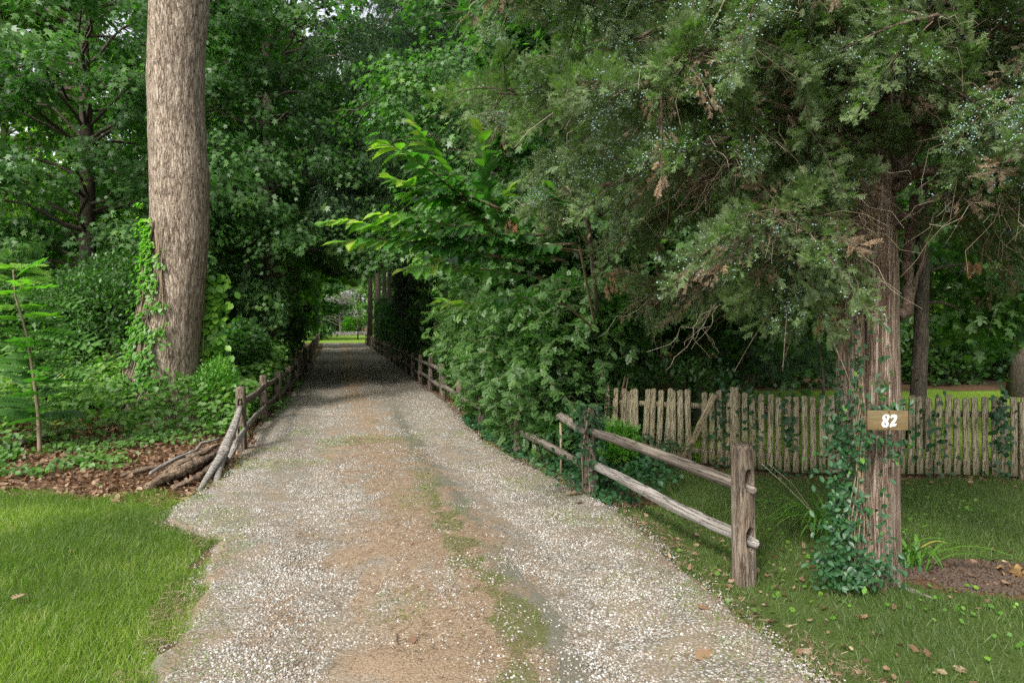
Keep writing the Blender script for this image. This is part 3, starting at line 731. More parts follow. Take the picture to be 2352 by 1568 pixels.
# --- near unique maples --------------------------------------------------------
TREES = [
 # name, label, px, D, H, r, Rc, z0, nb, nsub, nl, leaf, mat, bark, tmpl, kw
 ("maple_tree", "maple left of the lane with pale brown trunk and layered boughs over the gravel", 612, 21, 17, .24, 5.6, 1.6, 104, 7, 74, .165, 'maple', 'bark_grey', T_maple7, {}),
 ("maple_tree", "spreading maple filling the upper left beside the huge grey trunk", 190, 18, 16, .22, 6.2, 1.6, 112, 7, 74, .165, 'maple', 'bark', T_maple7, {}),
 ("maple_tree", "yellow-green maple at the far left edge behind the leafy sapling", 10, 24, 15, .22, 5.4, 1.2, 80, 7, 56, .19, 'maple_light', 'bark', T_maple7, {}),
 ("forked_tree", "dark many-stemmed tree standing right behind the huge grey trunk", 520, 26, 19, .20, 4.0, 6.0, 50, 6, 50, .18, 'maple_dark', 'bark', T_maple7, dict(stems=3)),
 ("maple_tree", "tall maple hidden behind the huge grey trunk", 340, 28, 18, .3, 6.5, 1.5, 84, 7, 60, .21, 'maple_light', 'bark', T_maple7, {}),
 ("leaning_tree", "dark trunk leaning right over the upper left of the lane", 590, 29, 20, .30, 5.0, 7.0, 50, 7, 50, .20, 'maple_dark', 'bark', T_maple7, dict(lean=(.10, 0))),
 ("maple_tree", "bright-leaved maple on the left of the lane beyond the pale trunk", 640, 33, 17, .25, 5.5, 1.6, 66, 7, 50, .22, 'maple_light', 'bark', T_maple7, {}),
 ("maple_tree", "dark low-branched maple at the left of the narrow part of the lane", 660, 42, 18, .3, 6.0, 1.4, 66, 7, 44, .26, 'maple', 'bark', T_far, {}),
 ("maple_tree", "maple closing the left side of the lane's far opening", 672, 54, 19, .3, 6.5, 1.2, 60, 7, 44, .30, 'maple_light', 'bark', T_far, {}),
 ("maple_tree", "far round maple at the left edge of the lawn past the lane's end", 690, 82, 15, .3, 6.0, .8, 60, 7, 44, .34, 'maple', 'bark', T_far, {}),
 ("maple_tree", "far maple behind the row of pines at the right edge of the end lawn", 925, 80, 15, .3, 5.5, .8, 60, 7, 44, .34, 'maple', 'bark', T_far, {}),
 ("maple_tree", "maple at the right of the lane whose leaves spill over the hedge", 1215, 15.5, 11.5, .16, 4.2, 1.3, 66, 6, 56, .14, 'maple', 'bark', T_maple7, {}),
 ("maple_tree", "bushy low maple covering the right rail fence where the lane narrows", 1092, 18.5, 9, .12, 3.1, .5, 64, 6, 56, .14, 'maple', 'bark', T_maple7, {}),
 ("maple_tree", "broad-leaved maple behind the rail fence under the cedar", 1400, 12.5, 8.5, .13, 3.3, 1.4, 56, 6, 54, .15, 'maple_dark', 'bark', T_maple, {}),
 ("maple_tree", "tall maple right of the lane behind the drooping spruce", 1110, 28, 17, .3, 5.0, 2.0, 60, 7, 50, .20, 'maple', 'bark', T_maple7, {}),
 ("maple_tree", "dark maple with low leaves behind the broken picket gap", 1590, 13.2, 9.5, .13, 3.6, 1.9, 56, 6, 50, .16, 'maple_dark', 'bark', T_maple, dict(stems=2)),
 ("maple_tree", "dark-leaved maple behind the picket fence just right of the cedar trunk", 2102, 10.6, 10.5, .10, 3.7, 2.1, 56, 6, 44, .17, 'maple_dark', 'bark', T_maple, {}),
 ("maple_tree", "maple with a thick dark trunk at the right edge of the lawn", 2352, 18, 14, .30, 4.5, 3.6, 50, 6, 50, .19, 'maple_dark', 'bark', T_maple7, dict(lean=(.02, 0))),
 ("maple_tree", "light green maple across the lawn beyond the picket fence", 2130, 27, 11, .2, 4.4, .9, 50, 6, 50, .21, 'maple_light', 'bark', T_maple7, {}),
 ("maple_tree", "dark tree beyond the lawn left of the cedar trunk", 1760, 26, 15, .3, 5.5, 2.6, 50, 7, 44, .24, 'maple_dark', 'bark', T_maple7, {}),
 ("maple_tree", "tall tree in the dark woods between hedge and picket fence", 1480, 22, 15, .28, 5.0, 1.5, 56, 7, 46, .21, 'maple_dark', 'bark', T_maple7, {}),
]
for (nm_, lb, px, D, H, r, Rc, z0, nb, ns, nl, lf_, mt, bk, tm, kw) in TREES:
    broadleaf(nm_, lb, X(px, D), D, H, r, Rc, z0, nb, ns, nl, lf_, mt, bk, tm, **kw)

# --- conifers --------------------------------------------------------------------
def conifer(name, label, x, y, H, r, Rc, z0, nwh, per, mat, tw, tlen, tsc, droop=.35, hang=1.0, keep=keep_lane, dead=0, group=None, root_=None, blk=None, shape=1.0):
    base = np.array((x, y, float(gz(x, y))))
    root = thing(name, label, "tree", base, group)
    tk, br_, lf = NM(), NM(), NM()
    t_ = np.linspace(0, 1, 10)
    tk.tube(np.column_stack([x + .05 * np.sin(t_ * 6), y + 0 * t_, base[2] - .1 + t_ * H]), r * (1 - t_) ** .9 + .01, 10, jit=.1)
    PP, AA = [], []
    for i in range(nwh):
        f = (i + .5) / nwh; h = z0 + (H - z0) * f; L0 = Rc * (1 - f) ** shape
        for j in range(per):
            az = i * 1.1 + j * 6.283 / per + rng.random() * .6; L = L0 * (.7 + .4 * rng.random())
            q_ = arc((x, y, h + rng.random() * .2), az, .1, L, droop, 8, .03)
            q_[:, 2] += .12 * L * np.linspace(0, 1, 8) ** 4
            if dead and h < z0 + dead and rng.random() < .93: continue
            kc = clip(q_, keep)
            if kc > 2: br_.tube(q_[:kc], np.linspace(.035, .008, 8)[:kc], 4, cap=False)
            if dead and h < z0 + dead: continue
            k = int(tw * L)
            if k < 1: continue
            tt = .12 + .88 * rng.random(k); ip = tt * 7; a0 = np.minimum(ip.astype(int), 6); c = q_[a0] + (q_[a0 + 1] - q_[a0]) * (ip - a0)[:, None]
            side = rng.choice([-1, 1], k); sa = az + side * (.9 + .3 * rng.random(k))
            sl = tlen * (.5 + .8 * rng.random(k)) * (1.15 - .5 * tt)
            nseg = 4
            for s_ in range(nseg):
                fr_ = (s_ + rng.random(k) * .6) / nseg
                p_ = c + np.stack([np.cos(sa), np.sin(sa), 0 * sa], 1) * (sl * fr_ * .8)[:, None]; p_[:, 2] -= hang * sl * fr_ ** 1.5
                PP.append(p_); AA.append(np.stack([np.cos(sa) * .7, np.sin(sa) * .7, -hang * (.25 + fr_)], 1))
    PP = np.concatenate(PP); AA = np.concatenate(AA) + rng.normal(size=(len(PP), 3)) * .15
    k = keep(PP); PP, AA = PP[k], AA[k]
    lf.inst(tsc[0], PP, AA, rdir(len(PP), 1), tsc[1] * (.7 + .6 * rng.random(len(PP))), np.clip(.5 * vnoise(PP[:, 0], PP[:, 1], PP[:, 2] * 1.5, 7) + .5 * rng.random(len(PP)), 0, 1))
    part(tk, "trunk", M['bark'], root, True); part(br_, "branches", M['bark'], root, True); part(lf, "foliage", M[mat], root)
    return root
conifer("spruce_tree", "dark spruce with drooping curtains of needles over the lane centre", X(1012, 22), 22, 19, .22, 6.0, 4.6, 28, 7, 'spruce', 26, .75, (T_needle, .26), .16, 1.25)
conifer("spruce_tree", "second darker spruce behind the drooping one, right of the lane", X(1010, 32), 32, 20, .28, 4.8, 4.0, 22, 6, 'spruce', 18, .8, (T_needle, .34), .2, 1.1)
conifer("hemlock_tree", "dark hemlock behind the picket fence with branches to the ground", X(1700, 17), 17, 9.5, .18, 3.6, .7, 22, 6, 'spruce', 20, .55, (T_needle, .26), .22, .6)
conifer("pine_tree", "blue-green pine across the lawn with low feathery boughs", X(2262, 30), 30, 14, .26, 5.0, 1.0, 20, 6, 'pine', 14, .6, (T_tuft, .36), .12, .3)
conifer("pine_tree", "soft blue pine across the lawn seen between cedar and hedge", X(1905, 36), 36, 15, .26, 5.0, 1.0, 18, 6, 'pine', 12, .7, (T_tuft, .42), .12, .3)
pn = [("straight dark pine trunk nearest the lane's far opening", 849, 61, .26), ("thickest trunk in the row of pines at the lane's bend", 866, 55, .30), ("slim pine third in from the lane's far opening", 881, 51, .20),
      ("slender pine between the thick pine and the spruce", 893, 49, .18), ("dark pine trunk standing close before the far hemlocks", 911, 43, .24), ("nearest pine trunk at the right of the lane tunnel", 930, 37, .20)]
for lb, px, D, r in pn:
    conifer("pine_tree", lb, X(px, D), D, 19, r, 3.4, 3.5, 24, 4, 'pine', 9, .8, (T_tuft, .42), .10, .3, dead=5.5, group="tall pines right of the lane")
conifer("hemlock_tree", "dark hemlock crowding the fence right of the lane tunnel", X(935, 34), 34, 7.0, .12, 2.8, .3, 16, 6, 'spruce', 16, .6, (T_needle, .32), .2, .6)

# --- shrubs -------------------------------------------------------------------------
def shrub(name, label, lumps, dens, tmpl, size, mat, stems=7, keep=keep_lane, cat="shrub", up=.35, wd=1.0, group=None, tint=0.0, npow=.5):
    """lumps: (x, y, z, rx, ry, rz) ellipsoids; leaves fill their outer half, pushed in and out by noise"""
    L0 = lumps[0]
    root = thing(name, label, cat, (L0[0], L0[1], float(gz(L0[0], L0[1]))), group)
    lf, st_ = NM(), NM()
    for (x, y, z, rx, ry, rz) in lumps:
        n = int(dens * (rx * ry + rx * rz + ry * rz) * 4)
        d = rdir(n); d[:, 2] = np.abs(d[:, 2]) * np.where(rng.random(n) < .72, 1, -1); rad_ = .55 + .5 * rng.random(n) ** npow
        nz = fbm(d[:, 0] * 2.2 + x, d[:, 1] * 2.2 + y, d[:, 2] * 2.2 + z, 121, 3)
        p_ = np.array((x, y, z)) + d * np.array((rx, ry, rz)) * (rad_ * (.62 + .72 * nz))[:, None]
        k = (p_[:, 2] > gz(p_[:, 0], p_[:, 1]) + .03) & keep(p_); p_, d, nz = p_[k], d[k], nz[k]; n = len(p_)
        A = d * .8 + rng.normal(size=(n, 3)) * .55; A[:, 2] += .1
        Nn = d * .5 + rng.normal(size=(n, 3)) * .35 + (0, 0, 1)
        rn = np.clip(tint - .06 + .9 * (vnoise(p_[:, 0] * 2.5, p_[:, 1] * 2.5, p_[:, 2] * 2.5, 5) - .15) * .6 + .35 * rng.random(n), 0, 1)
        lf.inst(tmpl, p_, A, Nn, size * (.6 + .7 * rng.random(n)), rn, wd)
        for i in range(stems):
            q_ = arc((x + rng.normal() * rx * .15, y + rng.normal() * ry * .15, float(gz(x, y)) - .05), rng.random() * 6.28, 1.1 + .3 * rng.random(), (z + rz) * .62, .15, 8, .05)
            q_[:, :2] = np.array((x, y)) + (q_[:, :2] - np.array((x, y))) * min(1, rx * .8 / max(.1, np.abs(q_[-1, :2] - (x, y)).max())) * .6
            st_.tube(q_, np.linspace(.022, .005, 8), 4, cap=False)
    part(st_, "stems", M['twig'], root); part(lf, "foliage", M[mat], root)
    return root
def canes(root, spots, n, L, tmpl, size, mat, dirs=(-2.4, .6)):
    st_, lf = NM(), NM()
    for i in range(n):
        x, y, z = spots[i % len(spots)]; az = random.uniform(*dirs) - 1.2
        q_ = arc((x + rng.normal() * .3, y + rng.normal() * .35, z * (.5 + .8 * rng.random())), az, .6 + .5 * rng.random(), L * (.6 + .6 * rng.random()), .75, 12, .04)
        ok = (q_[:, 2] > .06) & (q_[:, 0] > re_(q_[:, 1]) - .42 - .1 * q_[:, 2]); k_ = 12 if ok.all() else int(np.argmin(ok))
        if k_ < 5: continue
        q_ = resample(q_[:k_], 12); st_.tube(q_, np.linspace(.006, .002, 12), 3, rnd=.3, cap=False)
        m_ = int(26 * L); u = .15 + .85 * rng.random(m_); ii = u * 11; b0 = np.minimum(ii.astype(int), 10); pc = q_[b0] + (q_[b0 + 1] - q_[b0]) * (ii - b0)[:, None]
        d = unit(q_[b0 + 1] - q_[b0]); side = np.cross(d, (0, 0, 1)) * np.where(np.arange(m_) % 2, 1, -1)[:, None]
        lf.inst(tmpl, pc, d * .5 + side + rng.normal(size=(m_, 3)) * .3 - (0, 0, .25), (0, -.4, 1) + rng.normal(size=(m_, 3)) * .35, size * (.6 + .6 * rng.random(m_)), np.clip(.05 + .5 * rng.random(m_) + .3 * (u > .85) * rng.random(), 0, 1))
    part(st_, "canes", M['twig'], root); part(lf, "cane_leaves", M[mat], root)
keep_h = lambda p_: keep_lane(p_) & (p_[:, 0] > re_(p_[:, 1]) - .12 + .35 * vnoise(p_[:, 1] * 2, p_[:, 2] * 2, 0, 9) - .18 * p_[:, 2])
HF = [  # px, D, lift, rx, ry, rz
 ("wild_shrub", "arching small-leaved hedge shrub hanging over the left end of the picket fence", [(1290, 10.2, 1.0, .95, .8, 1.6), (1400, 9.8, 1.9, .5, .6, .5), (1255, 9.4, .22, .5, .5, .42)], T_rose, .125, 'shrub', 620),
 ("wild_shrub", "dense green shrub spilling to the gravel behind the vine-covered post", [(1225, 11.1, .8, 1.0, 1.1, 1.6), (1190, 10.2, .35, .55, .8, .75)], T_rose, .125, 'shrub', 600),
 ("wild_shrub", "tangled shrub burying the middle of the right rail fence", [(1150, 13.0, .9, 1.1, 1.3, 1.8), (1115, 12.6, .4, .6, 1.0, .8)], T_rose, .135, 'shrub', 520),
 ("wild_shrub", "shrub with light yellowish leaf tips right of the lane", [(1105, 15.5, .9, 1.05, 1.3, 1.7), (1080, 16.5, 1.9, .8, .9, 1.2)], T_oval, .085, 'weed', 620),
 ("wild_shrub", "deep green shrub behind the exposed rails of the right fence", [(1065, 19.5, .8, 1.0, 1.6, 1.7)], T_oval, .10, 'shrub', 420),
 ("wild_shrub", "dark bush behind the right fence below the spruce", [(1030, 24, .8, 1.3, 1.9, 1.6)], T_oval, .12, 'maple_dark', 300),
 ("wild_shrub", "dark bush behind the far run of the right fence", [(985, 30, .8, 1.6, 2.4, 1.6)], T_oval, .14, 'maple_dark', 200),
]
for nm_, lb, ls, tm, s_, mt, dn in HF:
    rt = shrub(nm_, lb, [(X(px, D), D, zc, rx, ry, rz) for px, D, zc, rx, ry, rz in ls], dn, tm, s_, mt, keep=keep_h)
    if ls[0][1] < 18: canes(rt, [(X(1300, 10.2), 10.1, 1.6), (X(1400, 9.8), 9.6, 2.0)] if ls[0][0] == 1290 else [(X(px, D), D - ry * .3, zc + rz * .5) for px, D, zc, rx, ry, rz in ls], 44, 1.5, T_rose, .12, mt)
shrub("wild_shrub", "tall glossy small-leaved shrub left of the huge grey trunk", [(X(250, 15), 15, 1.4, 1.5, 1.2, 1.9), (X(160, 15.5), 15.5, 1.5, 1.3, 1.2, 1.7)], 430, T_oval, .085, 'shrub')
shrub("wild_shrub", "dark thicket of small leaves behind the leafy sapling", [(X(60, 14.8), 14.8, 1.2, 1.5, 1.2, 1.5), (X(-80, 14.5), 14.5, 1.4, 1.5, 1.2, 1.7)], 380, T_oval, .095, 'weed')
shrub("viburnum_shrub", "round-leaved bluish shrub between the huge trunk and the left fence", [(X(545, 15.4), 15.4, .9, .75, .8, 1.0)], 420, T_oval, .11, 'maple', wd=1.6)
shrub("wild_shrub", "leafy bush under the maple right behind the left fence posts", [(X(640, 25), 25, .8, 1.5, 2.2, 1.5)], 240, T_oval, .12, 'maple_dark')
shrub("wild_shrub", "dark bush at the foot of the row of pines by the lane's end", [(X(876, 50), 50, 1.0, 2.0, 3.0, 2.6), (X(900, 44), 44, .8, 2.0, 2.4, 2.2)], 170, T_far, .2, 'maple_dark', stems=2)
shrub("wild_shrub", "dark bush behind the lawn just right of the cedar trunk", [(X(2140, 22), 22, .5, 1.6, 1.0, 1.5), (X(2230, 24), 24, .4, 1.8, 1.0, 1.2)], 170, T_far, .16, 'shrub', stems=2)
shrub("wild_shrub", "low bush beyond the lawn at the right edge of the picture", [(X(2330, 23.5), 23.5, .5, 1.7, 1.0, 1.5), (X(2440, 23), 23, .5, 1.7, 1.0, 1.7)], 170, T_far, .16, 'maple', stems=2)
shrub("wild_shrub", "shaded bush beyond the lawn left of the cedar trunk", [(X(1790, 21), 21, .5, 1.7, 1.0, 1.3), (X(1990, 24), 24, .5, 1.6, 1.0, 1.7)], 170, T_far, .16, 'maple_dark', stems=2)
shrub("wild_shrub", "yellow-green bush across the lawn left of the cedar trunk", [(X(1880, 25), 25, .8, 1.6, 1.2, 1.3)], 240, T_oval, .14, 'bright')
shrub("wild_shrub", "shaded bush behind the picket fence below the dark maple", [(X(1560, 11.6), 11.6, .5, 1.1, .8, .9)], 260, T_oval, .10, 'maple_dark')
shrub("wild_shrub", "small yellow-green bush between the rail fence and the picket fence", [(X(1425, 8.3), 8.3, .32, .22, .2, .34)], 900, T_rose, .10, 'bright')
shrub("goldenrod_clump", "feathery light green weeds right of the huge grey trunk", [(X(500, 12.6), 12.6, .55, .42, .4, .75)], 900, T_oval, .07, 'bright', wd=.5)

# --- ground ivy, undergrowth (stuff) ---------------------------------------------------
def cover(n, box, fn, hfn, name, label, tmpl, smin, smax, mat, wd=1.0, flat=1.0):
    x, y = rpts(n, *box); k = rng.random(n) < fn(x, y); x, y = x[k], y[k]; n = len(x)
    h = hfn(x, y); z = gz(x, y) + .015 + h * (1 - rng.random(n) ** 1.7 * .75)
    A = rdir(n) * (1, 1, .25) - (0, 0, .25)
    o = NM().inst(tmpl, np.stack([x, y, z], 1), A, rdir(n) * .5 + (0, -.35, flat), smin + (smax - smin) * rng.random(n), np.clip(.7 * fbm(x * 1.5, y * 1.5, z * 2, 131) + .45 * (rng.random(n) - .2) + .12 * (h > .4), 0, 1), wd).build(name, M[mat])
    return tag(o, label, "undergrowth", kind="stuff")
def bedline(x): return np.interp(x, [-9, -7.3, -6.5, -5.6, -4.8, -4.2], [9.2, 9.6, 10.5, 11.2, 11.1, 10.7])
ffx = lambda y: np.interp(y, [10.1, 13.2, 14.9, 17.2, 19.7, 22, 70], [-4.02, -4.8, -5.1, -5.65, -6.23, -6.85, -20.3])
cover(42000, (-15, -4.1, 9.4, 20), lambda x, y: ((y > bedline(x) + .5 * (fbm(x * 2, y * 2, 0, 141) - .5)) & (x < ffx(y) - .08)) * 1.0,
      lambda x, y: (.28 + .62 * smooth(0, 1.2, y - bedline(x)) + .45 * smooth(2, 6, y - bedline(x))) * (.55 + .8 * fbm(x * 1.4, y * 1.4, 0, 143)), "undergrowth", "knee-high mass of green weeds around the huge trunk", T_oval, .07, .14, 'weed', 1.3)
cover(9000, (-8.5, -4.6, 7.4, 11.5), lambda x, y: (y < bedline(x)) * (y > 7.7 - .18 * (x + 4)) * smooth(.42, .6, fbm(x * 1.1, y * 1.1, 0, 147)) * smooth(-4.4, -6.2, x) , lambda x, y: .05 + .12 * fbm(x, y, 0, 148), "undergrowth", "low round-leaved seedlings on the dry leaves at far left", T_oval, .045, .085, 'weed', 1.6)
cover(30000, (-2.0, 2.4, 6.8, 14), lambda x, y: (x > re_(y) + .04 + .3 * (fbm(x * 2.5, y * 2.5, 0, 151) - .5)) * smooth(1.9, 1.0, x - .35 * (y - 7.3)) * (y > 7.25 - .25 * x + .05) * 1.0,
      lambda x, y: .06 + .34 * smooth(0, .9, x - re_(y)) * (.4 + fbm(x * 3, y * 3, 0, 153)), "ground_ivy", "dark ivy and seedlings carpeting the foot of the right rail fence", T_oval, .035, .07, 'ivy', 1.5)
cover(2600, (1.4, 6.4, 7.8, 9.6), lambda x, y: (np.abs(y - pfy(x) + .12) < .3) * smooth(.4, .6, fbm(x * 1.6, y, 0, 161)), lambda x, y: .05 + .14 * fbm(x * 2, y * 2, 0, 163), "ground_ivy", "ivy leaves creeping along the foot of the picket fence", T_oval, .035, .06, 'ivy', 1.5)
cover(900, (1.2, 5, 3.4, 8), lambda x, y: smooth(.5, .62, fbm(x * 1.3, y * 1.3, 0, 171)) * (x > re_(y)), lambda x, y: .03 + 0 * x, "clover", "small bright clover and seedlings dotted in the right grass", T_oval, .02, .045, 'bright', 1.7)
cover(9000, (-8.6, -4.3, 12, 24), lambda x, y: (x < ffx(y) + .18) * (x > ffx(y) - .9) * smooth(.4, .6, fbm(x * 1.5, y * 1.1, 0, 181)), lambda x, y: .1 + .25 * fbm(x * 2, y * 2, 0, 182), "undergrowth", "green weeds along the left rail fence", T_oval, .05, .10, 'weed', 1.3)
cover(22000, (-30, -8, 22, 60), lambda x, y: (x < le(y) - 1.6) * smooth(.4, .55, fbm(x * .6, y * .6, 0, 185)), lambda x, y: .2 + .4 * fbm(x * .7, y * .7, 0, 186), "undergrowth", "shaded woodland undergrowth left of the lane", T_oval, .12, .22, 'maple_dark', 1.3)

# --- distant woods (stuff): reads as one mass --------------------------------------------
fw, ft = NM(), NM()
spots = []
for i in range(95):
    a_ = rng.random()
    if i < 30: x, y = -75 + 110 * a_, 128 + 20 * rng.random()
    elif i < 58: x, y = -58 + 38 * a_, 30 + 80 * rng.random(); 
    elif i < 80: x, y = 2 + 45 * a_, 42 + 30 * rng.random()
    else: x, y = 10 + 34 * a_, 44 + 18 * rng.random()
    if i >= 30 and i < 58 and x > le(min(y, 71)) - 9 - .12 * y * (y < 71): x -= 22
    if i >= 58 and y > 40 and x < re_(min(y, 71)) + 6: x += 12
    spots.append((x, y))
for i in range(14): spots.append((-9 - 1.5 * i + 5 * rng.random() , 96 + 2.5 * i) if False else (-34 - 2.2 * i, 74 + 3 * i))
for i in range(10): spots.append((-2 - .2 * i + 3 * rng.random(), 66 + 6 * i))
for (x, y) in spots:
    H = 15 + 7 * rng.random(); Rw = 4.2 + 2 * rng.random()
    t_ = np.linspace(0, 1, 5); ft.tube(np.column_stack([x + 0 * t_, y + 0 * t_, t_ * H * .8]), .3 * (1 - t_ * .8), 7, cap=False)
    m_ = 95; d = rdir(m_); c = np.array((x, y, H * .52)) + d * np.array((Rw, Rw, H * .46)) * (.55 + .45 * rng.random((m_, 1)))
    c = c[c[:, 2] > .6]
    od = unit((c - (x, y, 0)) * (1, 1, 0))
    pads(fw, c, np.full(len(c), 1.25), od, 26, T_far, .42, lambda p_: (p_[:, 2] > .2) & keep_lane(p_), .3, np.clip(rng.random(len(c)) * .5 + .25 * rng.random(), 0, 1))
m_ = 900; c = np.stack([rng.uniform(-62, 8, m_), rng.uniform(126, 140, m_), rng.uniform(.3, 26, m_)], 1)
pads(fw, c, np.full(m_, 1.9), np.tile((0, -1., 0), (m_, 1)), 110, T_far, .42, None, .3, np.clip(.4 * rng.random(m_) + .4 * rng.random(), 0, 1))
root = thing("distant_woods", "far green woods closing the view beyond the lawns and lane", "woods")
root["kind"] = "stuff"
part(ft, "trunks", M['bark'], root); part(fw, "foliage", M['maple_light'], root)

# ------------------------------------------------------------------ red cedar with berries
root = thing("cedar_tree", "large red cedar in front of the picket fence, shredding reddish bark and blue berries", "tree", (2.66, 4.95, 0))
CD = 4.95
tk = NM()
def cstem(px_py_r, D, nfl, fl, ph, sides=56):
    a_ = np.array(px_py_r, float); z = CH - (a_[:, 1] - HY) * D / F; x = (a_[:, 0] - CX) * D / F; r_ = a_[:, 2] * D / F
    o_ = np.argsort(z); zz_ = np.linspace(z.min(), z.max(), 90)
    xs_ = np.interp(zz_, z[o_], x[o_]); rs_ = np.interp(zz_, z[o_], r_[o_])
    th = np.linspace(0, 2 * np.pi, sides, endpoint=False); A2, Z2 = np.meshgrid(th, zz_)
    RR = rs_[:, None] * (1 + fl * np.cos(nfl * A2 + ph + .5 * np.sin(Z2 * 1.7)) + .10 * (fbm(A2 * 4, Z2 * .8, 0, 201, 3) - .5) + .18 * np.exp(-Z2 * 6) * np.cos(4 * A2 + 1))
    Vv = np.stack([xs_[:, None] + RR * np.cos(A2), D + .9 * RR * np.sin(A2), Z2], -1).reshape(-1, 3)
    i = np.arange(len(zz_) - 1)[:, None] * sides; j = np.arange(sides)[None, :]; j2 = (j + 1) % sides
    tk.add(Vv, np.stack([i + j, i + j2, i + j2 + sides, i + j + sides], -1).reshape(-1), np.full((len(zz_) - 1) * sides, 4))
cstem([(2014, 1380, 50), (2015, 1330, 45), (2020, 1100, 42), (2024, 950, 41), (2024, 800, 38), (2024, 650, 37), (2020, 520, 38), (2012, 400, 38), (2005, 250, 35), (2000, 0, 34), (1990, -400, 28), (1985, -1000, 18)], CD, 5, .07, 1)
cstem([(1978, 1380, 28), (1978, 1300, 26), (1968, 1150, 28), (1956, 1000, 31), (1953, 850, 30), (1954, 700, 26), (1962, 620, 24), (1985, 520, 22), (2000, 440, 16)], CD - .04, 3, .08, 2)
part(tk, "trunk", M['bark_cedar'], root, True)
cb, cf, cdd, ctw, cbe = NM(), NM(), NM(), NM(), NM()
LIMBS = [
 ([(2010, 370, 5.0), (1900, 330, 5.2), (1780, 260, 5.6), (1640, 150, 6.0), (1500, 95, 6.5), (1330, 100, 7.0)], .075),
 ([(2005, 430, 5.0), (1880, 300, 5.2), (1840, 230, 5.0), (1845, 170, 4.8), (1800, 140, 4.6)], .045),
 ([(2000, 520, 5.05), (1900, 470, 5.4), (1790, 420, 5.7), (1700, 385, 6.0), (1560, 340, 6.3), (1440, 420, 6.6), (1330, 470, 6.8)], .045),
 ([(1960, 660, 5.1), (1850, 600, 5.5), (1750, 575, 5.9), (1690, 630, 6.2), (1600, 640, 6.6), (1480, 700, 6.9)], .042),
 ([(1980, 560, 5.0), (1960, 480, 4.7), (1900, 430, 4.5), (1880, 400, 4.4)], .022),
 ([(2040, 420, 5.0), (2120, 280, 5.2), (2250, 130, 5.4), (2420, -60, 5.8)], .085),
 ([(2050, 430, 4.9), (2140, 390, 4.5), (2250, 400, 4.2), (2420, 430, 3.9)], .035),
 ([(2050, 250, 5.0), (2200, 160, 5.2), (2300, 110, 5.3), (2480, 150, 5.6)], .055),
 ([(2000, 250, 5.0), (1850, 100, 5.0), (1700, 0, 5.2), (1500, -80, 5.6)], .06),
 ([(2000, 150, 5.0), (1860, 60, 4.4), (1700, 90, 4.1), (1560, 160, 3.9)], .035),
 ([(2000, 300, 5.0), (1880, 260, 4.6), (1760, 280, 4.3), (1620, 330, 4.2), (1500, 360, 4.2)], .032),
 ([(2000, 200, 5.1), (1750, 120, 6.2), (1480, 160, 7.2), (1250, 240, 7.8), (1110, 260, 8.0)], .05),
 ([(2060, 520, 5.2), (2200, 500, 5.6), (2330, 520, 6.0), (2450, 560, 6.2)], .03),
 ([(2000, 380, 5.2), (1840, 360, 6.0), (1680, 420, 6.8), (1540, 480, 7.4), (1420, 560, 7.8)], .045),
 ([(2010, 480, 5.2), (1880, 540, 6.0), (1760, 660, 6.8), (1640, 740, 7.4)], .035),
 ([(1980, 560, 4.95), (1930, 520, 4.6), (1870, 480, 4.3), (1800, 480, 4.1), (1740, 510, 4.0)], .028),
 ([(1970, 600, 4.95), (1920, 560, 4.6), (1860, 560, 4.3), (1800, 570, 4.1)], .024),
 ([(2050, 520, 4.95), (2120, 470, 4.5), (2220, 440, 4.2), (2330, 460, 4.0), (2420, 500, 3.9)], .028),
 ([(2050, 420, 4.95), (2180, 380, 4.5), (2300, 400, 4.2), (2400, 430, 4.0)], .026),
 ([(1958, 640, 5.0), (1900, 620, 4.7), (1840, 640, 4.5), (1800, 600, 4.4)], .02),
]
T1 = lambda pl: np.array([P(*q_) for q_ in pl])
limbs = []
for pl, r_ in LIMBS:
    q_ = resample(T1(pl), 16); q_[1:-1] += (rng.random((14, 3)) - .5) * .07
    limbs.append((q_, r_))
for i in range(44):
    z = 3.0 + (2.6 if i < 36 else 4.5) * (i + .5) / 44; az = i * 2.399 + rng.random() * .5; L = (3.3 - .25 * max(0, z - 4.5)) * (.7 + .4 * rng.random())
    q_ = arc((2.62, CD, z), az, .12, L, .12, 16, .03)
    okl = (q_[:, 0] > -.5) & (q_[:, 1] > 3.5); kl = 16 if okl.all() else int(np.argmin(okl))
    if kl > 4: limbs.append((resample(q_[:kl], 16), .045))
zlo_x = [-2.5, -1.2, -.7, 0, .5, 1.0, 1.6, 2.0, 2.3, 2.6, 2.9, 3.7, 6]
zlo_z = [3.9, 3.7, 3.30, 2.90, 2.25, 1.85, 1.80, 1.85, 2.05, 2.75, 2.55, 2.25, 2.1]
def trunk_gap(p_):
    x, y, z = p_[:, 0], p_[:, 1], p_[:, 2]
    return (z < 3.05) & (((x > 2.36) & (x < 2.92) & (y > 4.25) & (y < 5.2)) | ((x > 2.0) & (x < 2.52) & (y > 3.4) & (y < 4.4) & (z < 2.75)))
def cedar_keep(p_):
    z0 = np.interp(p_[:, 0], zlo_x, zlo_z) + .22 * (fbm(p_[:, 0] * 2.5, p_[:, 1] * 2.5, 0, 211) - .5) * 2
    px = CX + p_[:, 0] * F / p_[:, 1]
    # sight line along the lane stays free, foliage does not hang into the open space by the road
    return (p_[:, 2] > z0) & (p_[:, 1] > 3.3) & (p_[:, 0] > -1.35 - .1 * (p_[:, 1] - 5)) & ~trunk_gap(p_)
SP, SA, SR, BP, BT = [], [], [], [], []
DP, DA = [], []
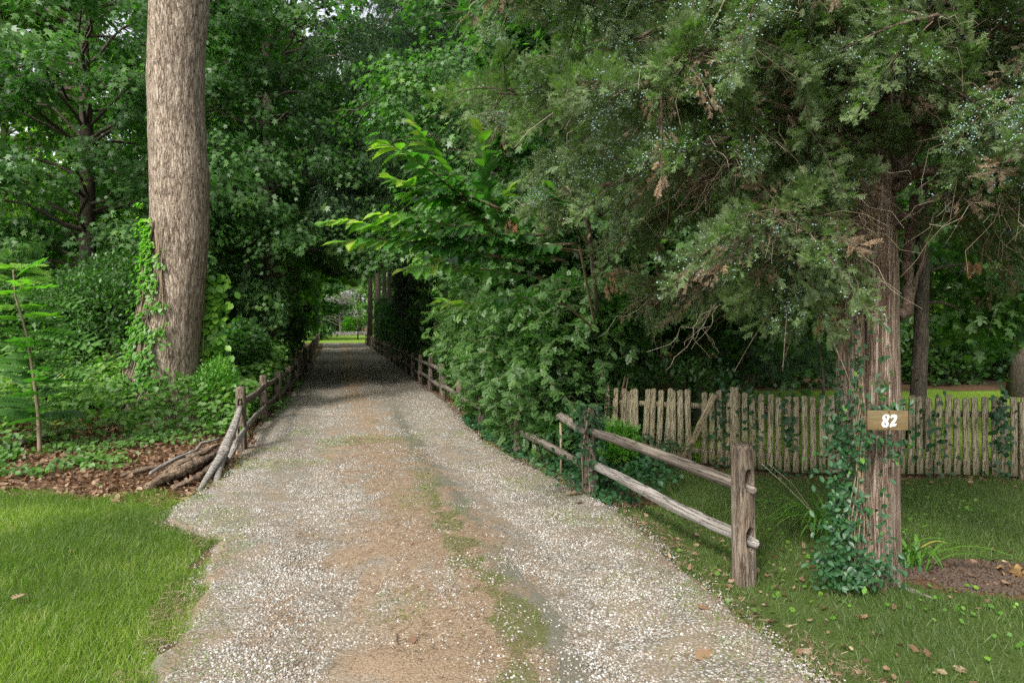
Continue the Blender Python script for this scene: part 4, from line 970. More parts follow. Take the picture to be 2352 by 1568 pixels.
for li, (q_, r_) in enumerate(limbs):
    cb.tube(q_, np.linspace(r_, .008, len(q_)), 7, jit=.15, cap=True)
    L = np.linalg.norm(np.diff(q_, axis=0), axis=1).sum()
    npl = int(L * (12 if li < 20 else 8.5)); dr = unit(q_[-1] - q_[0])
    for k in range(npl):
        t_ = .16 + .84 * (k + rng.random()) / npl; ip = t_ * 15; a0 = min(int(ip), 14); c = q_[a0] + (q_[a0 + 1] - q_[a0]) * (ip - a0)
        d = unit(dr * .6 + rng.normal(size=3) * (.75, .75, .45)); pl = .35 + .45 * rng.random()
        tt = np.linspace(0, 1, 7)[:, None]
        ax = c + d * pl * tt + np.array((0, 0, -.35 * pl)) * tt ** 2
        dead = (rng.random() < (.24 if t_ < .5 else .10)) or (ax[-1, 2] < 2.4 and .3 < ax[-1, 0] < 1.6 and rng.random() < .4)
        if not cedar_keep(ax[3:4])[0]: 
            if rng.random() < .93: continue
            dead = True
        cb.tube(ax, np.linspace(.010, .002, 7), 3, cap=False)
        ns = int((46 if dead else 120) * pl / .55)
        u = .1 + .9 * rng.random(ns); ii = u * 6; b0 = np.minimum(ii.astype(int), 5); pc = ax[b0] + (ax[b0 + 1] - ax[b0]) * (ii - b0)[:, None]
        off = rng.normal(size=(ns, 3)); off -= (off @ d)[:, None] * d; off = unit(off)
        wdt = .15 * (1.15 - u)[:, None]
        pc = pc + off * wdt * rng.random((ns, 1)) * 1.1
        aa = unit(off * .7 + d * .9 + rng.normal(size=(ns, 3)) * .25 + (0, 0, -.12))
        if dead: DP.append(pc); DA.append(aa)
        else:
            SP.append(pc); SA.append(aa); tip = .35 * rng.random(ns) + .40 * u * rng.random() + .15 + .2 * (rng.random() - .5); SR.append(np.clip(tip, 0, 1))
            if rng.random() < .62:
                nbz = int(330 * rng.random() ** 2.5); jj = rng.integers(0, ns, nbz); BP.append(pc[jj] + aa[jj] * .05 + rng.normal(size=(nbz, 3)) * .018)
        for _ in range(3):
            e = arc(c, rng.random() * 6.28, -.7 + rng.random(), .2 + .4 * rng.random(), .4, 7, .15)
            if e[-1, 2] > 1.75 and e[-1, 1] > 3.4: ctw.tube(e, np.linspace(.0032, .001, 7), 3, rnd=rng.random() ** 1.5, cap=False)
SP, SA, SR = np.concatenate(SP), np.concatenate(SA), np.concatenate(SR)
k = cedar_keep(SP); SP, SA, SR = SP[k], SA[k], SR[k]; print("cedar sprays", len(SP))
cf.inst(T_jun, SP, SA, rdir(len(SP), .8), .055 + .05 * rng.random(len(SP)), SR)
DP, DA = np.concatenate(DP), np.concatenate(DA); k = DP[:, 1] > 3.2; DP, DA = DP[k], DA[k]
k = ~trunk_gap(DP); DP, DA = DP[k], DA[k]
k = DP[:, 2] > np.interp(DP[:, 0], zlo_x, zlo_z) - .1; DP, DA = DP[k], DA[k]
cdd.inst(T_jun, DP, DA + (0, 0, -.5), rdir(len(DP)), .06 + .06 * rng.random(len(DP)), rng.random(len(DP)) ** 1.3 * .85, .6)
BP = np.concatenate(BP); BP = BP[cedar_keep(BP)]; print("berries", len(BP))
cbe.inst(T_oct, BP, rdir(len(BP)), rdir(len(BP)), .0040 + .0022 * rng.random(len(BP)))
# the fan of pale bare twigs and rusty dead tufts
for (px, py, D, n_) in ((1690, 365, 5.5, 9), (1750, 350, 5.4, 8), (1560, 420, 6.0, 4), (1640, 700, 6.2, 5)):
    for i in range(n_):
        e = arc(P(px + rng.normal() * 14, py, D), 3.1 + rng.normal() * 1.2, -1.0 + rng.random() * .5, .45 + .5 * rng.random(), -.1, 9, .10)
        ctw.tube(e, np.linspace(.0055, .0015, 9), 4, rnd=.5 + .4 * rng.random(), cap=False)
        e2 = arc(e[4], rng.random() * 6, -.8, .25, .1, 6, .12); ctw.tube(e2, np.linspace(.003, .001, 6), 3, rnd=.5 + .4 * rng.random(), cap=False)
TU = NM()
for (px, py, D, s_) in ((1495, 385, 5.2, .30), (1520, 390, 5.2, .26), (1885, 715, 4.6, .20), (1400, 640, 6.0, .25), (1180, 500, 5.8, .22), (1840, 250, 5, .14), (2230, 600, 4.6, .10)):
    for _ in range(4):
        n = 9; c = P(px, py, D) + rng.normal(size=3) * (s_ * .25, s_ * .2, s_ * .12); u = rng.random(n)
        pc = c + rng.normal(size=(n, 3)) * s_ * .05 - np.stack([0 * u, 0 * u, u * s_ * .45], 1)
        TU.inst(T_jun, pc, rdir(n) * .45 + (0, 0, -1), rdir(n), .05 + .03 * rng.random(n), .7 + .3 * rng.random(n), .75)
# gnarled bare stem behind the main trunk
cb.tube(resample(np.array([P(2066, 725, 4.98), P(2084, 715, 5.0), P(2088, 660, 5.02), P(2082, 590, 5.0), P(2096, 520, 5.0), P(2100, 450, 5.0)]), 12), np.linspace(.045, .03, 12), 8, jit=.2)
cb.tube(resample(np.array([P(2092, 700, 5.0), P(2105, 640, 5.0), P(2120, 600, 5.0), P(2112, 560, 5)]), 8), np.linspace(.018, .012, 8), 6, jit=.2)
part(cb, "branches", M['branch_cedar'], root, True); part(cf, "foliage", M['cedar'], root); part(cdd, "dead_foliage", M['cedar_dead'], root)
part(TU, "rusty_tufts", M['cedar_dead'], root); part(ctw, "bare_twigs", M['twig'], root); part(cbe, "berries", M['berry'], root)

# creeping vine on the cedar
root = thing("creeping_vine", "glossy dark vine wrapped round the lower left of the cedar trunk", "vine", (2.4, 4.7, 0))
vn, vs = NM(), NM()
regs = [(1940, 1240, 30, 62, 400), (1930, 1120, 24, 55, 230), (1960, 1040, 20, 55, 130), (1930, 900, 8, 60, 30), (1965, 860, 8, 70, 34), (1925, 970, 20, 45, 90), (1975, 900, 12, 60, 50), (1972, 720, 9, 100, 36), (2030, 880, 12, 50, 34), (2055, 930, 26, 8, 34), (2035, 1290, 26, 24, 80), (2035, 1180, 6, 60, 22), (1975, 1310, 36, 22, 130), (1905, 1290, 26, 24, 90), (2078, 1040, 22, 14, 26), (2000, 1010, 40, 14, 30), (1960, 1000, 40, 30, 60)]
for (px, py, sx, sy, n) in regs:
    a_ = px + rng.normal(size=n) * sx; b_ = py + rng.normal(size=n) * sy; b_ = np.minimum(b_, 1345)
    D = CD - .26 - .10 * rng.random(n) + np.abs(a_ - 2005) / 300 * .25
    p_ = np.stack([(a_ - CX) * D / F, D, np.maximum(CH - (b_ - HY) * D / F, .03)], 1)
    vn.inst(T_oval, p_, rdir(n) * .8 + (0, -.2, -.5), rdir(n) * .5 + (-.1, -.8, .6), .034 + .026 * rng.random(n), np.clip(.2 + .5 * rng.random(n) + .4 * (rng.random(n) < .08), 0, 1), .95)
for i in range(7):
    q_ = resample(np.array([P(1960 + 8 * i, 1345, 4.7), P(1955 + 6 * i, 1200, 4.68), P(1965 + 3 * i, 1000, 4.66), P(1972 + i, 820 - 30 * i, 4.68)]), 16); q_[:, 0] += .02 * np.sin(np.arange(16) + i)
    vs.tube(q_, .005, 4)
part(vs, "stem", M['twig'], root); part(vn, "leaves", M['ivy'], root)

# ------------------------------------------------------------------ chestnut with long toothed leaves
root = thing("chestnut_tree", "young chestnut with long toothed bright leaves reaching left over the lane", "tree", (1.35, 10.2, 0))
tk, lf = NM(), NM()
tk.tube(resample(np.array([(1.35, 10.2, -.05), (1.3, 10.0, 1.2), (1.15, 9.3, 2.2), (.95, 8.3, 3.0), (.7, 7.6, 3.8), (.5, 7.2, 4.8)]), 14), np.linspace(.05, .02, 14), 8)
CB = [[(1330, 560, 6.6), (1200, 565, 6.0), (1060, 555, 5.4), (920, 530, 5.0), (800, 505, 4.8), (740, 512, 4.7)],
      [(1300, 600, 6.6), (1150, 560, 5.8), (1080, 470, 5.4), (1030, 400, 5.2), (985, 330, 5.1), (945, 275, 5.0)],
      [(1080, 470, 5.4), (1000, 400, 5.0), (930, 350, 4.8), (880, 328, 4.7)],
      [(1140, 520, 5.7), (1030, 450, 5.2), (950, 425, 4.9), (890, 408, 4.8)],
      [(1250, 640, 6.4), (1120, 620, 5.7), (1000, 605, 5.3), (925, 620, 5.1)],
      [(1150, 590, 5.8), (980, 560, 5.2), (860, 550, 4.9), (775, 558, 4.8)],
      [(1200, 560, 6.0), (1120, 450, 5.7), (1110, 360, 5.5), (1100, 290, 5.4)],
      [(1240, 600, 6.3), (1180, 520, 6.0), (1130, 470, 5.8), (1180, 430, 5.7)],
      [(1300, 700, 6.7), (1180, 680, 6.2), (1080, 700, 5.9), (1010, 690, 5.8)],
      [(1350, 560, 6.6), (1300, 470, 6.4), (1250, 420, 6.2)],
      [(1250, 540, 6.2), (1130, 540, 5.6), (1010, 545, 5.3), (930, 560, 5.1)], [(1200, 600, 6.1), (1090, 590, 5.7), (960, 590, 5.3)], [(1150, 480, 5.6), (1060, 445, 5.4), (990, 455, 5.2), (920, 445, 5.0)], [(1110, 520, 5.5), (1040, 520, 5.2), (960, 500, 5.0), (860, 490, 4.8)]]
br_ = NM()
for i, pl in enumerate(CB):
    q_ = resample(T1(pl), 16); br_.tube(q_, np.linspace(.014, .003, 16), 5, rnd=.3)
    L = np.linalg.norm(np.diff(q_, axis=0), axis=1).sum(); n = int(L / .030)
    u = .12 + .88 * np.arange(n) / n; ii = u * 15; b0 = np.minimum(ii.astype(int), 14); pc = q_[b0] + (q_[b0 + 1] - q_[b0]) * (ii - b0)[:, None]
    d = unit(q_[b0 + 1] - q_[b0]); side = np.cross(d, (0, 0, 1)); sg = np.where(np.arange(n) % 2, 1, -1)[:, None]
    A = d * .85 + side * sg * .8 + rng.normal(size=(n, 3)) * .2 + (0, 0, -.22)
    A[-3:] = d[-3:] + rng.normal(size=(3, 3)) * .25
    lf.inst(T_chest, pc, A, (0, 0, 1) + rng.normal(size=(n, 3)) * .32, (.12 + .085 * rng.random(n)) * (1 - .3 * (u > .93)), np.clip(.1 + .55 * rng.random(n) + .5 * smooth(.5, 1, u), 0, 1))
for q_ in ([(1.25, 9.8, 1.6), tuple(T1(CB[0])[0])], [(1.0, 8.6, 2.8), tuple(T1(CB[6])[0])], [(1.2, 9.6, 1.8), tuple(T1(CB[8])[0])], [(.95, 8.3, 3.0), tuple(T1(CB[9])[0])]):
    br_.tube(resample(np.array(q_), 6), np.linspace(.02, .012, 6), 5)
part(tk, "trunk", M['bark_grey'], root, True); part(br_, "branches", M['twig'], root); part(lf, "leaves", M['chestnut'], root)

# ------------------------------------------------------------------ left sapling with feathery compound leaves
sx, sy = float(G(92, 1050)[0]), 9.77
root = thing("leafy_sapling", "slim sapling with long feathery yellow-green leaves at the left edge", "tree", (sx, sy, 0))
tk, lf, rc = NM(), NM(), NM()
st_ = resample(np.array([(sx, sy, -.03), tuple(P(88, 950, 9.75)), tuple(P(78, 870, 9.7)), tuple(P(60, 760, 9.6)), tuple(P(35, 680, 9.5)), tuple(P(30, 620, 9.5))]), 16)
tk.tube(st_, np.linspace(.032, .010, 16), 8)
n = 120; i_ = rng.integers(3, 16, n); az = rng.random(n) * 6.28
A = np.stack([np.cos(az), np.sin(az) , .25 + .4 * rng.random(n)], 1)
lf.inst(T_ailan, st_[i_], A, (0, -.35, 1) + rng.normal(size=(n, 3)) * .25, .32 + .42 * rng.random(n), np.clip(.05 + .07 * (i_ - 5) + .3 * rng.random(n), 0, .93), 1.0)
for (px, py, ax, s_) in ((60, 690, (1, -.3, .25), 1.2), (70, 760, (1, -.1, .05), 1.3), (40, 640, (.6, -.4, .6), .8), (75, 840, (1, .2, .1), 1.0), (30, 600, (-.5, -.5, .5), .6), (35, 610, (.9, -.3, .3), .7)):
    lf.inst(T_ailan, [P(px, py, 9.6)], [ax], [(0, -.6, 1)], s_ * .75, .5)
part(tk, "trunk", M['twig'], root, True); part(lf, "leaves", M['sapling'], root)
root = thing("small_sapling", "thin dark-leaved sapling behind the picket fence left of the cedar", "tree", (X(1893, 10.4), 10.4, 0))
sp_ = resample(np.array([(X(1893, 10.4), 10.4, 0), P(1890, 850, 10.4), P(1878, 770, 10.4), P(1885, 650, 10.4)]), 10)
part(NM().tube(sp_, np.linspace(.03, .012, 10), 7), "trunk", M['bark'], root, True)
lf = NM(); pads(lf, np.array([sp_[i] + rng.normal(size=3) * (.5, .3, .25) + (-.3, 0, 0) for i in (5, 6, 6, 7, 7, 8, 8, 9, 9, 9, 8, 7)]), np.full(12, .38), np.tile((-.6, -.3, 0), (12, 1)), 26, T_maple, .13)
part(lf, "foliage", M['maple_dark'], root)

# ------------------------------------------------------------------ split rail fences
def boolean_cut(nm_, cutters, mat):
    me = nm_.mesh("post", mat); o = link("tmp", me)
    cs = []
    for c in cutters:
        co = link("tmpc", c.mesh("c", mat)); cs.append(co)
        md = o.modifiers.new("b", 'BOOLEAN'); md.operation = 'DIFFERENCE'; md.object = co; md.solver = 'EXACT'
    dg = bpy.context.evaluated_depsgraph_get()
    m2 = bpy.data.meshes.new_from_object(o.evaluated_get(dg)); m2.name = "post"
    for c in cs: bpy.data.objects.remove(c)
    bpy.data.objects.remove(o)
    return m2
def post_mesh(seed, H=1.02, r=.088):
    r2 = np.random.default_rng(seed); k = 20; zz_ = np.concatenate([[-.3, 0], np.linspace(.05, H - .05, 26), [H - .02, H]])
    th = np.linspace(0, 2 * np.pi, k, endpoint=False); V = []
    for z in zz_:
        sq = (np.abs(np.cos(th)) ** 3.2 + np.abs(np.sin(th)) ** 3.2) ** (-1 / 3.2)
        rr_ = r * sq * (1 + .07 * (fbm(th * 1.9, z * 2.2, seed, seed, 3) - .5) * 2 + .03 * (r2.random(k) - .5)) * (1 - .10 * z / H) * (1 if z < H - .03 else .92 if z < H - .005 else .76)
        V.append(np.stack([rr_ * np.cos(th), rr_ * .86 * np.sin(th), np.full(k, z) + (0 if z < H - .06 else .018 * (r2.random(k) - .5))], 1))
    V = np.concatenate(V); n_ = len(zz_)
    i = np.arange(n_ - 1)[:, None] * k; j = np.arange(k)[None, :]; j2 = (j + 1) % k
    lp = list(np.stack([i + j, i + j2, i + j2 + k, i + j + k], -1).reshape(-1)) + list(range(k))[::-1] + list((n_ - 1) * k + np.arange(k))
    b = NM().add(V, lp, [4] * ((n_ - 1) * k) + [k, k])
    cuts = []
    for zc in (.345, .765):
        c = NM(); aa = np.linspace(0, 2 * np.pi, 16, endpoint=False)
        yz = np.stack([.036 * np.sign(np.cos(aa)) * np.abs(np.cos(aa)) ** .7, zc + .085 * np.sign(np.sin(aa)) * np.abs(np.sin(aa)) ** .8], 1)
        Vc = np.concatenate([np.column_stack([np.full(16, -.25), yz]), np.column_stack([np.full(16, .25), yz])])
        jj = np.arange(16); lp = np.stack([jj, (jj + 1) % 16, (jj + 1) % 16 + 16, jj + 16], -1).reshape(-1)
        c.add(Vc, list(lp) + list(range(16))[::-1] + list(range(16, 32)), [4] * 16 + [16, 16]); cuts.append(c)
    return boolean_cut(b, cuts, M['post'])     # slots run along local X
POSTS = [post_mesh(s) for s in (3, 8, 15)]
def rail_mesh(seed, mat):
    """unit-length split rail along X, wedge-shaped section, thinned at both ends"""
    r2 = np.random.default_rng(seed); n = 22; sec = np.array([(-.034, -.048), (.040, -.038), (.036, .022), (.004, .056), (-.036, .030)])
    t_ = np.linspace(0, 1, n); V = []
    for t0 in t_:
        e = 1 - .42 * np.exp(-min(t0, 1 - t0) * 14)
        s_ = sec * e * (1 + .12 * (r2.random((5, 1)) - .5)); wob = (.014 * math.sin(t0 * 7 + seed), .012 * math.sin(t0 * 5 + seed * 2))
        V.append(np.column_stack([np.full(5, t0), s_[:, 0] * .85 + wob[0], s_[:, 1] + wob[1]]))
    V = np.concatenate(V); i = np.arange(n - 1)[:, None] * 5; j = np.arange(5)[None, :]; j2 = (j + 1) % 5
    lp = list(np.stack([i + j, i + j2, i + j2 + 5, i + j + 5], -1).reshape(-1)) + [4, 3, 2, 1, 0] + list((n - 1) * 5 + np.arange(5))
    return NM().add(V, lp, [4] * ((n - 1) * 5) + [5, 5]).mesh("rail", M[mat])
RAILS = [rail_mesh(1, 'rail'), rail_mesh(2, 'rail'), rail_mesh(5, 'grey_rail'), rail_mesh(7, 'rail')]
def put_rail(me, a_, b_, root, name="rail", roll=0.0):
    a_, b_ = Vector(a_), Vector(b_); d = b_ - a_
    o = link(name, me, root); o.matrix_parent_inverse = Matrix.Identity(4)
    rot = d.to_track_quat('X', 'Z').to_matrix().to_4x4() @ Matrix.Rotation(roll, 4, 'X')
    base = root.location if root is not None else Vector((0, 0, 0))
    o.matrix_basis = Matrix.Translation(a_ - base) @ rot @ Matrix.Diagonal((d.length, 1, 1, 1))
    return o
def put_post(i, x, y, ang, root, tilt=(0, 0), s=(1, 1, 1)):
    o = link("post", POSTS[i % 3], root)
    o.location = Vector((x, y, float(gz(x, y)))) - root.location; o.rotation_euler = (tilt[0], tilt[1], ang); o.scale = s
    return o
def fence(root, pts, skip=(), first=True, seed=0, hs=None):
    r2 = random.Random(seed)
    for i, (x, y) in enumerate(pts):
        p0 = pts[max(i - 1, 0)]; p1 = pts[min(i + 1, len(pts) - 1)]
        ang = math.atan2(p1[1] - p0[1], p1[0] - p0[0])
        if first or i: put_post(i + seed, x, y, ang, root, (r2.uniform(-.03, .03), r2.uniform(-.03, .03)), (1, 1, (hs[i] if hs and i < len(hs) else r2.uniform(.86, .95))))
        if i + 1 < len(pts):
            d = np.array(pts[i + 1]) - np.array((x, y)); u = d / np.linalg.norm(d); z = float(gz(x, y))
            for lv, zc in enumerate((.335, .745)):
                if (i, lv) in skip: continue
                sgn = .012 if i % 2 else -.012; nrm = np.array((-u[1], u[0])) * sgn
                zz0, zz1 = zc + r2.uniform(-.03, .03), zc + r2.uniform(-.03, .03)
                a_ = np.array((x, y)) - u * .13 + nrm; b_ = np.array(pts[i + 1]) + u * .13 + nrm
                put_rail(RAILS[2 if (i == 0 and lv == 0) else r2.choice((0, 1, 3, 1, 0))], (*a_, z + zz0), (*b_, z + zz1), root, roll=r2.uniform(-.3, .3))
RP = [(1.70, 5.0), (.86, 7.54), (.10, 9.95), (-.55, 12.5), (-1.17, 15.1), (X(1017, 17), 17.0), (X(988, 19.6), 19.6), (X(965, 21.6), 21.6), (X(949, 23.9), 23.9), (X(933, 26.8), 26.8), (X(921, 29.4), 29.4), (X(910, 32.2), 32.2)]
while RP[-1][1] < 66: RP.append((RP[-1][0] - .255 * 2.75, RP[-1][1] + 2.75))
root = thing("split_rail_fence", "weathered two-rail fence with big front post running up the driveway's right side into hedge", "fence", (1.70, 5.0, 0))
fence(root, RP, skip=((1, 1), (2, 1)), seed=3, hs=[1.0, .95, .9, .9])
sg = P(1284, 968, 8.3)
put_rail(RAILS[1], (.80, 7.42, .74), (float(sg[0]), 8.5, .76), root, roll=.4)
part(NM().tube([(X(1290, 8.35), 8.4, 0), (X(1289, 8.35), 8.4, .4), (X(1288, 8.35), 8.4, .70)], .014, 5), "support_stick", M['twig'], root)
LP = [(-4.0, 10.1), (X(607, 13.2), 13.2), (X(638, 14.9), 14.9), (X(661, 17.2), 17.2), (X(680, 19.7), 19.7), (X(691, 22.2), 22.2)]
while LP[-1][1] < 66: LP.append((LP[-1][0] - .272 * 2.7, LP[-1][1] + 2.7))
root = thing("split_rail_fence", "grey two-rail fence along the left of the driveway, its near end broken", "fence", (-4.0, 10.1, 0))
fence(root, LP, seed=7, hs=[.96, .9, .86, .84, .84])

# vine leaves round the second right post
vn = NM(); n = 420; th = rng.random(n) * 6.28; z = .98 * rng.random(n) ** .8; rr_ = .10 + .12 * rng.random(n) * (1.2 - z)
p_ = np.stack([.86 + rr_ * np.cos(th), 7.54 + rr_ * np.sin(th), z + .05], 1); p_[:60, 0] -= .35 * rng.random(60)
vn.inst(T_oval, p_, rdir(n) * .8 + (0, -.2, -.4), rdir(n) * .5 + (0, -.6, .7), .04 + .035 * rng.random(n), .1 + .6 * rng.random(n), 1.2)
root = thing("creeping_vine", "green vine covering the second post of the right rail fence", "vine", (.86, 7.54, 0))
part(NM().tube([(.78, 7.44, 0), (.76, 7.44, .5), (.84, 7.42, 1.0)], .008, 4), "stem", M['twig'], root); part(vn, "leaves", M['ivy'], root)

# ------------------------------------------------------------------ broken rails, logs, sticks at the left
def log(name, label, cat, pts, rad, mat, sides=9, jit=.35, squash=.8, n=18):
    a_ = np.array(pts, float); mid = a_[0].copy(); q_ = resample(a_, n); d = unit(q_[-1] - q_[0])
    root_ang = math.atan2(d[1], d[0]); el = math.asin(d[2])
    rot = Matrix.Rotation(root_ang, 4, 'Z') @ Matrix.Rotation(-el, 4, 'Y')
    inv = np.array(rot.inverted())[:3, :3]
    loc = (q_ - mid) @ inv.T
    o = NM().tube(loc, resample(np.column_stack([np.atleast_1d(rad) if len(np.atleast_1d(rad)) > 1 else np.full(2, rad), np.zeros(max(2, len(np.atleast_1d(rad)))), np.zeros(max(2, len(np.atleast_1d(rad))))]) + np.column_stack([np.zeros(max(2, len(np.atleast_1d(rad)))), np.arange(max(2, len(np.atleast_1d(rad)))), np.zeros(max(2, len(np.atleast_1d(rad))))]), n)[:, 0], sides, jit=jit, squash=squash)
    ob = o.build(name, M[mat]); ob.matrix_world = Matrix.Translation(Vector(mid)) @ rot
    return tag(ob, label, cat)
def gp(px, py, z): # point on the ground seen at px, py lifted to height z (resting there)
    D = F * (CH - z) / (py - HY); return ((px - CX) * D / F, D, z)
log("rotten_log", "larger crumbling brown log lying on the leaves before the left fence end", "log", [gp(338, 1118, .07), gp(420, 1080, .09), gp(505, 1035, .12)], [.05, .10, .09, .05], 'rot', 12, .9, .65, 40)
log("rotten_log", "rotten brown log half under the leaning grey rail", "log", [gp(400, 1120, .06), gp(455, 1095, .07), gp(515, 1050, .10)], [.03, .05, .045], 'rot', 10, .8, .7, 34)
log("rotten_log", "short splintered piece of brown wood left of the larger rotten log", "log", [gp(278, 1092, .05), gp(330, 1078, .06), gp(375, 1068, .06)], [.02, .055, .05, .03], 'rot', 9, .5, .6, 18)
log("rotten_log", "splintered brown slab wedged behind the larger rotten log", "log", [gp(375, 1085, .12), gp(440, 1050, .16), gp(500, 1020, .2)], [.03, .07, .04], "rot", 10, .9, .5, 30)
log("fallen_branch", "pale lichen-covered branch lying across the rotten logs", "branch", [gp(345, 1086, .12), gp(400, 1055, .16), gp(450, 1035, .17), gp(462, 1018, .18), gp(508, 1006, .2)], [.022, .028, .025, .018], 'grey_rail', 7, .4, 1, 24)
log("old_rail", "old brown rail lying in the weeds at the left edge", "rail", [gp(-60, 1035, .10), gp(60, 1015, .14), gp(165, 985, .2)], [.05, .06, .05], 'rail', 6, .2, .9, 14)
a0, m0, b0_, c0_ = P(552, 935, 10.0), P(512, 1040, 8.9), np.array(gp(452, 1136, .02)), np.array(gp(497, 1113, .02))
root = thing("broken_rail", "silver-grey forked rail leaning from the left end post onto the gravel", "rail", tuple(float(v_) for v_ in b0_))
part(NM().tube(resample(np.array([a0, P(535, 985, 9.5), m0]), 10), np.linspace(.04, .075, 10), 8, jit=.15, squash=.8).tube(resample(np.array([m0, P(480, 1090, 8.2), b0_]), 10), np.linspace(.062, .028, 10), 7, jit=.2, squash=.7).tube(resample(np.array([m0 + (.01, 0, 0), P(504, 1070, 8.6), c0_]), 10), np.linspace(.062, .04, 10), 7, jit=.2, squash=.7), "shaft", M['grey_rail'], root)
log("broken_rail", "shorter grey rail slanting from the lower slot of the left end post", "rail", [P(562, 985, 10.0), P(548, 1010, 9.6), np.array(gp(520, 1062, .03))], [.04, .055, .035], 'grey_rail', 6, .2, .8, 10)
st_ = P(473, 790, 13.8)
log("snag", "pale broken stump standing right of the huge grey trunk", "stump", [(st_[0] - .03, 13.8, .0), (st_[0], 13.8, .7), (st_[0] + .01, 13.8, 1.42)], [.10, .08, .075], 'grey_rail', 9, .2, 1, 12)

# ------------------------------------------------------------------ picket fence
root = thing("picket_fence", "olive-grey weathered picket fence behind the cedar, one brace board slanting", "fence", (1.3, 9.72, 0))
r2 = random.Random(5)
def picket_mesh(seed, w_=.074, H=1.0):
    q = random.Random(seed); h = w_ / 2; n = NM(); c = .022
    prof = [(-h, .0), (h, .0), (h, H * .33), (h * .98, H * .66), (h, H - c), (h - c * .8, H), (-h + c * .8, H), (-h, H - c), (-h * .97, H * .6), (-h, H * .3)]
    prof = [(x + q.uniform(-.001, .001), z) for x, z in prof]; k = len(prof)
    V = [(x, -.010, z) for x, z in prof] + [(x, .010, z) for x, z in prof]
    Fl = list(range(k)) + list(range(2 * k - 1, k - 1, -1)); sz = [k, k]
    for i in range(k):
        j = (i + 1) % k; Fl += [i, i + k, j + k, j]; sz.append(4)
    return n.add(V, Fl, sz).mesh("picket", M['picket'])
PK = [picket_mesh(s) for s in range(4)]
seg = np.diff(PF, axis=0); sl = np.r_[0, np.cumsum(np.linalg.norm(seg, axis=1))]
def pfat(s): return np.interp(s, sl, PF[:, 0]), np.interp(s, sl, PF[:, 1])
s_ = .05; i = 0
while s_ < sl[-1]:
    x, y = pfat(s_); x2, y2 = pfat(min(s_ + .05, sl[-1] + .0)); x1, y1 = pfat(max(0, s_ - .05)); ang = math.atan2(y2 - y1, x2 - x1)
    pxl = CX + x * F / y
    sp = .104
    if not (1583 < pxl < 1600):
        o = link("picket", PK[r2.randrange(4)], root)
        o.location = Vector((x + math.sin(ang) * .012, y - math.cos(ang) * .012 - .02, .045 + float(gz(x, y)))) - root.location
        o.rotation_euler = (r2.uniform(-.02, .02), r2.uniform(-.018, .018) + (.05 if pxl < 1530 and r2.random() < .4 else 0), ang)
        o.scale = (r2.uniform(.93, 1.07), 1, r2.uniform(.955, 1.0) - .03 * (s_ / sl[-1]))
    s_ += sp * r2.uniform(.96, 1.04); i += 1
for a_, b_ in ((0, 1), (1, 2), (2, 3)):
    for zc in (.19, .80):
        A0, B0 = PF[a_], PF[b_]; L = np.linalg.norm(B0 - A0); bx = NM().box((0, .002, -.035), (L, .034, .035))
        o = bx.build("rail", M['picket'], root); o.location = Vector((A0[0], A0[1], zc)) - root.location; o.rotation_euler = (0, 0, math.atan2(*(B0 - A0)[::-1]))
for px in (1440, 1686, 2346, 2550):
    s0 = min(np.linspace(0, sl[-1], 300), key=lambda q_: abs(CX + pfat(q_)[0] * F / pfat(q_)[1] - px)); x, y = pfat(s0)
    o = NM().box((-.05, -.03, -.2), (.05, .06, 1.07 if px == 1686 else .96)).build("post", M['picket'], root); o.location = Vector((x, y - (.035 if px in (1686, 2346) else 0), 0)) - root.location; o.rotation_euler[2] = -.35
# slanting brace board
a_, b_ = P(1572, 1052, 9.05), P(1641, 905, 9.0); d = Vector(b_ - a_)
o = NM().box((0, -.012, -.042), (d.length, .012, .042)).build("brace_board", M['brace'], root)
o.matrix_basis = Matrix.Translation(Vector(a_) - root.location) @ d.to_track_quat('X', 'Y').to_matrix().to_4x4() @ Matrix.Rotation(R(90), 4, 'X')
# ivy on pickets
for (px, py, sxx, syy, n, lb) in ((1665, 975, 12, 60, 100, "ivy on the wide post in the middle of the picket fence"), (1745, 950, 26, 40, 70, "ivy climbing the pickets between the wide post and the cedar"), (1815, 985, 12, 35, 60, "thin ivy strand on the pickets nearest the cedar's left side"), (2300, 980, 13, 60, 110, "ivy hanging on the right end of the picket fence"), (2140, 1000, 30, 60, 60, "ivy leaves on the pickets just right of the cedar")):
    q_ = G(px, 1085); a_ = px + rng.normal(size=n) * sxx; b_ = np.minimum(py + rng.normal(size=n) * syy, 1085)
    y = pfy((px - CX) * 8.6 / F) - .07 - .06 * rng.random(n)
    p_ = np.stack([(a_ - CX) * y / F, y, np.maximum(CH - (b_ - HY) * y / F, .05)], 1)
    yl = float(np.mean(y)); xl = X(px, yl); root2 = thing("ivy", lb, "ivy", (xl, yl, 0))
    part(NM().inst(T_oval, p_, rdir(n) * .8 + (0, 0, -.6), rdir(n) * .4 + (0, -1, .4), .05 + .04 * rng.random(n), .6 * rng.random(n), 1.3), "leaves", M['ivy'], root2)
    part(NM().tube([(xl, yl + .03, 0), (xl + .02, yl + .03, .5), (xl - .02, yl + .03, .95)], .006, 4), "stem", M['twig'], root2)

